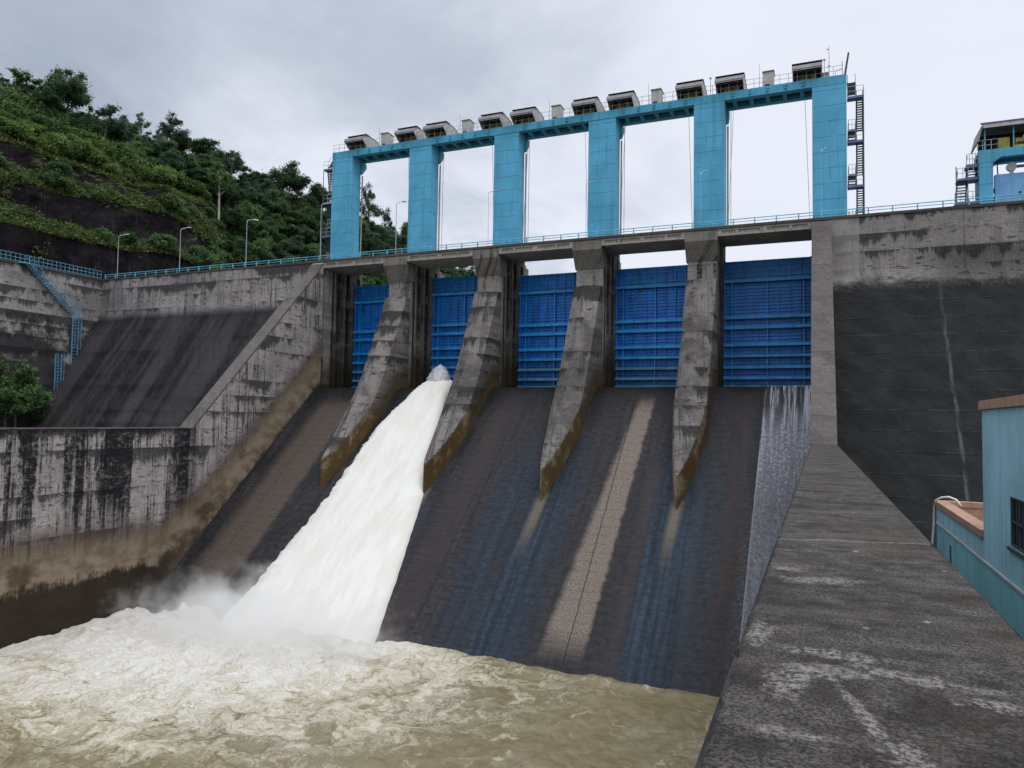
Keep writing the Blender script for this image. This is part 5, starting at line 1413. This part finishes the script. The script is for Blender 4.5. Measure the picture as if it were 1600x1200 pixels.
for k in range(64000):                                           # undergrowth between the trees
    ci, rw = (random.uniform(7.4, 14.4), random.uniform(.3, 8.4)) if k % 3 else (random.uniform(2.5, 7.4), random.uniform(6.1, 8.3))
    i, j = ci*9, rw*7; ii, jj = int(i), int(j); fi, fj = i-ii, j-jj
    if ii + 1 >= T.shape[0] or jj + 1 >= T.shape[1]: continue
    p = T[ii, jj]*(1-fi)*(1-fj) + T[ii+1, jj]*fi*(1-fj) + T[ii, jj+1]*(1-fi)*fj + T[ii+1, jj+1]*fi*fj
    cs.append(p + np.array([random.gauss(0, .3), random.gauss(0, .3), abs(random.gauss(0, .7))]))
V, F = leaf_quads(np.array(cs), .34, .4); o = mesh_np('undergrowth', V, F, M['leaf_mid']); o['kind'] = 'stuff'

# ------------------------------------------------------------------ sky and light
world = bpy.data.worlds.new('World'); scene.world = world; world.use_nodes = True
t = world.node_tree; t.nodes.clear()
SUN_EL, SUN_AZ = R(58), R(125)         # azimuth clockwise from +Y (sun behind the camera's right shoulder)
out = t.nodes.new('ShaderNodeOutputWorld'); bg = t.nodes.new('ShaderNodeBackground'); bg2 = t.nodes.new('ShaderNodeBackground'); mxs = t.nodes.new('ShaderNodeMixShader')
sky = t.nodes.new('ShaderNodeTexSky'); sky.sky_type = 'NISHITA'; sky.sun_disc = False; sky.sun_elevation = SUN_EL; sky.sun_rotation = SUN_AZ
bg.inputs['Strength'].default_value = .10; t.links.new(sky.outputs[0], bg.inputs[0])
n = N.__new__(N); n.t = t; n.mat = None
tc = t.nodes.new('ShaderNodeTexCoord'); s = t.nodes.new('ShaderNodeSeparateXYZ'); t.links.new(tc.outputs['Generated'], s.inputs[0])
dx_, dy_, dz_ = s.outputs
n.pos = tc.outputs['Generated']; n.x, n.y, n.z = dx_, dy_, dz_
den = n.m('MAXIMUM', n.add(dz_, .12), .06)
pv = n.vec(n.m('DIVIDE', dx_, den), n.m('DIVIDE', dy_, den), 0.0)
c1 = n.noise(pv, .85, 7, .55, .4); c2 = n.noise(n.vec(n.m('DIVIDE', dx_, den), n.m('DIVIDE', dy_, den), 5.0), 2.0, 6, .55, .4)
# darker cloud bank over the left bank
az = n.add(n.mul(dx_, -.92), n.mul(dy_, .10))
dd = n.add(n.add(n.mul(dx_, -.51), n.mul(dy_, .735)), n.mul(dz_, .48))
blob = n.mr(n.add(dd, n.mul(n.sub(c1, .5), .36)), .925, 1.03)
bank = n.mr(n.add(n.add(az, n.mul(dz_, .55)), n.mul(n.sub(c1, .5), 1.3)), .62, 1.10)
bank = n.m('MAXIMUM', n.mul(bank, .85), n.mul(blob, .70))
f = n.m('ADD', n.mul(bank, .85), n.mul(n.mr(n.add(n.mul(c1, .6), n.mul(c2, .4)), .48, .70), n.mr(dx_, -.1, -.6, .10, .30)), clamp=True)
hor = n.mr(dz_, .0, .22)
bright = n.mix(hor, (.92,.94,1.0), (.86,.895,1.0))
ccol = n.mix(f, bright, (.33,.39,.49))
over = n.mr(dz_, .58, .92, 1.0, 2.7)
ccol = n.mix(1.0, ccol, n.vec(over, over, over), 'MULTIPLY')
t.links.new(ccol, bg2.inputs[0]); bg2.inputs['Strength'].default_value = 1.0
mxs.inputs[0].default_value = .94
t.links.new(bg.outputs[0], mxs.inputs[1]); t.links.new(bg2.outputs[0], mxs.inputs[2]); t.links.new(mxs.outputs[0], out.inputs['Surface'])
ld = bpy.data.lights.new('sun', 'SUN'); ld.energy = .9; ld.angle = R(25); ld.color = (1, .97, .92)
lo = bpy.data.objects.new('sun', ld); COL.objects.link(lo)
sd = Vector((math.sin(SUN_AZ)*math.cos(SUN_EL), math.cos(SUN_AZ)*math.cos(SUN_EL), math.sin(SUN_EL)))
lo.rotation_euler = sd.to_track_quat('Z', 'Y').to_euler()

# ------------------------------------------------------------------ camera
cd = bpy.data.cameras.new('camera'); cam = bpy.data.objects.new('camera', cd); COL.objects.link(cam)
Rv, Uv, Fv = Vector((.921899, .38709698, .01606715)), Vector((.00438577, -.05189547, .99864289)), Vector((-.38740546, .92057742, .0495401))
m4 = Matrix((Rv, Uv, -Fv)).transposed().to_4x4(); m4.translation = Vector((.96992, -74.39489, -19.7429))
cam.matrix_world = m4
cd.sensor_width = 36; cd.lens = 1136.745 / 1600 * 36; cd.clip_start = .05; cd.clip_end = 6000
scene.camera = cam
scene.view_settings.view_transform = 'Standard'; scene.view_settings.look = 'None'; scene.view_settings.exposure = 0; scene.view_settings.gamma = 1
scene.render.engine = 'CYCLES'
cy_ = scene.cycles
cy_.use_denoising = True; cy_.max_bounces = 8; cy_.diffuse_bounces = 3; cy_.glossy_bounces = 2; cy_.transmission_bounces = 2; cy_.transparent_max_bounces = 8; cy_.volume_bounces = 4
cy_.volume_step_rate = 2.0
